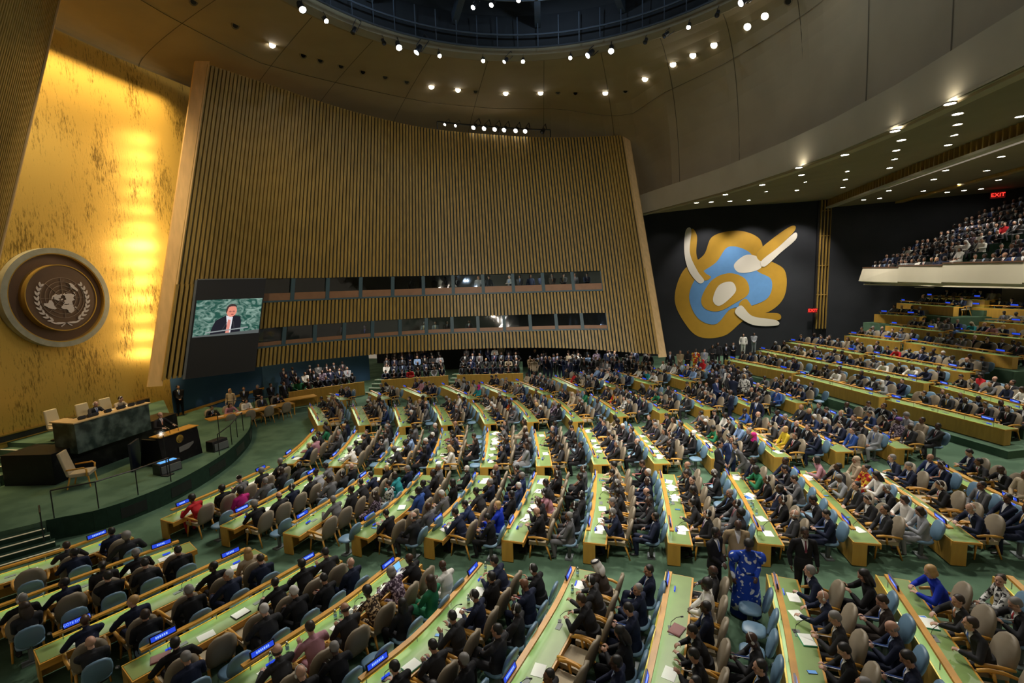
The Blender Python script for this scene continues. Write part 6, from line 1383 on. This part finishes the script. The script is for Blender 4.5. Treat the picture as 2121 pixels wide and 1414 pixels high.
for i in range(5):
    p = Vector((-19.7,23.9,0))+tb*(-1.8+.9*i)-tn*.80; rz_ = atan2(tn.y,tn.x)-pi/2; chair('T', p, rz_, 'tan chair behind the officials table, %s from the left' % ORD[i], 'chairs at the officials table', True); person(['read','write','phone','lap','read'][i], p, rz_, SL[i], '%s behind the officials table, %s from the left' % (desc(SL[i]), ORD[i]), 'officials at the side table')
    if i < 4: o = link('paper_sheet', PMESH); o.location = Vector((-19.7,23.9,.722))+tb*(-1.6+.95*i)-tn*.1; o.rotation_euler = (0,0,.8+i); tag(o, 'white paper on the officials table, %s from the left' % ORD[i], 'paper', 'papers on the officials table')
for i in range(5):
    p = Vector((-21.9,24.9,0))+Vector((.5*i,.55*i,0)); person(['standing','clasp','folder','clasp','standing'][i], p, pi*1.05+.3*i, [L('pale','beige','long','blonde',lady=1),L('tan','black'),L('pale','black','bob','grey',lady=1),L('tan','black'),L('tan','black')][i], '%s standing behind the officials table, %s from the left' % (['fair-haired person in beige','person in black suit','grey-haired person in black','person in dark suit','person in black'][i], ORD[i]), 'people standing behind the officials table')
# ------------------------------------------------------------------ lamps that light the gold wall and the stage
def point(p, power, r=.10, col=(1,.74,.40)):
    Lt = bpy.data.lights.new('lamp', 'POINT'); Lt.energy = power; Lt.shadow_soft_size = r; Lt.color = col; o = bpy.data.objects.new('lamp_light', Lt); COL.objects.link(o); o.location = p
LB = MB(); LB.loft([[(r*cos(2*pi*i/12), r*sin(2*pi*i/12), z) for i in range(12)] for r, z in ((.05,-.1),(.12,.0),(.12,.12),(.06,.16))]); LBm = LB.mesh('wall_washer', [BLK])
for i in range(13):
    z = 4.3+.98*i; f = (z-3.2)/15.8; p = Vector((-21.75+1.35*f*.5, 21.9+2.3*f, z)); spot_light(p, p+Vector((-1,-.4,0)), [70,70,50,90,80,100,170,60,50,50,60,65,60][i], 140, (1,.74,.40), .09, .3)
area((GX+.9,17.5,18.6), (GX+.15,17.5,9), 900, 13, .4, (1,.72,.36)); 
spot_light((-12.5,19.5,19.3), (GX,17.5,9), 1300, 50, (1,.88,.66), .3)
# world: faint warm ambience of a large dim hall
w = bpy.data.worlds.new('world'); SC.world = w; w.use_nodes = True; w.node_tree.nodes['Background'].inputs['Color'].default_value = (1,.84,.62,1); w.node_tree.nodes['Background'].inputs['Strength'].default_value = .21
SC.view_settings.view_transform = 'Standard'; SC.view_settings.look = 'None'; SC.view_settings.exposure = .22; SC.view_settings.gamma = 1.; SC.view_settings.use_curve_mapping = False
SC.cycles.use_denoising = True; SC.cycles.max_bounces = 5; SC.cycles.use_adaptive_sampling = True; SC.cycles.adaptive_threshold = .03; SC.cycles.sample_clamp_indirect = 3.; SC.cycles.caustics_reflective = False; SC.cycles.caustics_refractive = False
if 'nb' in SC: del SC['nb']
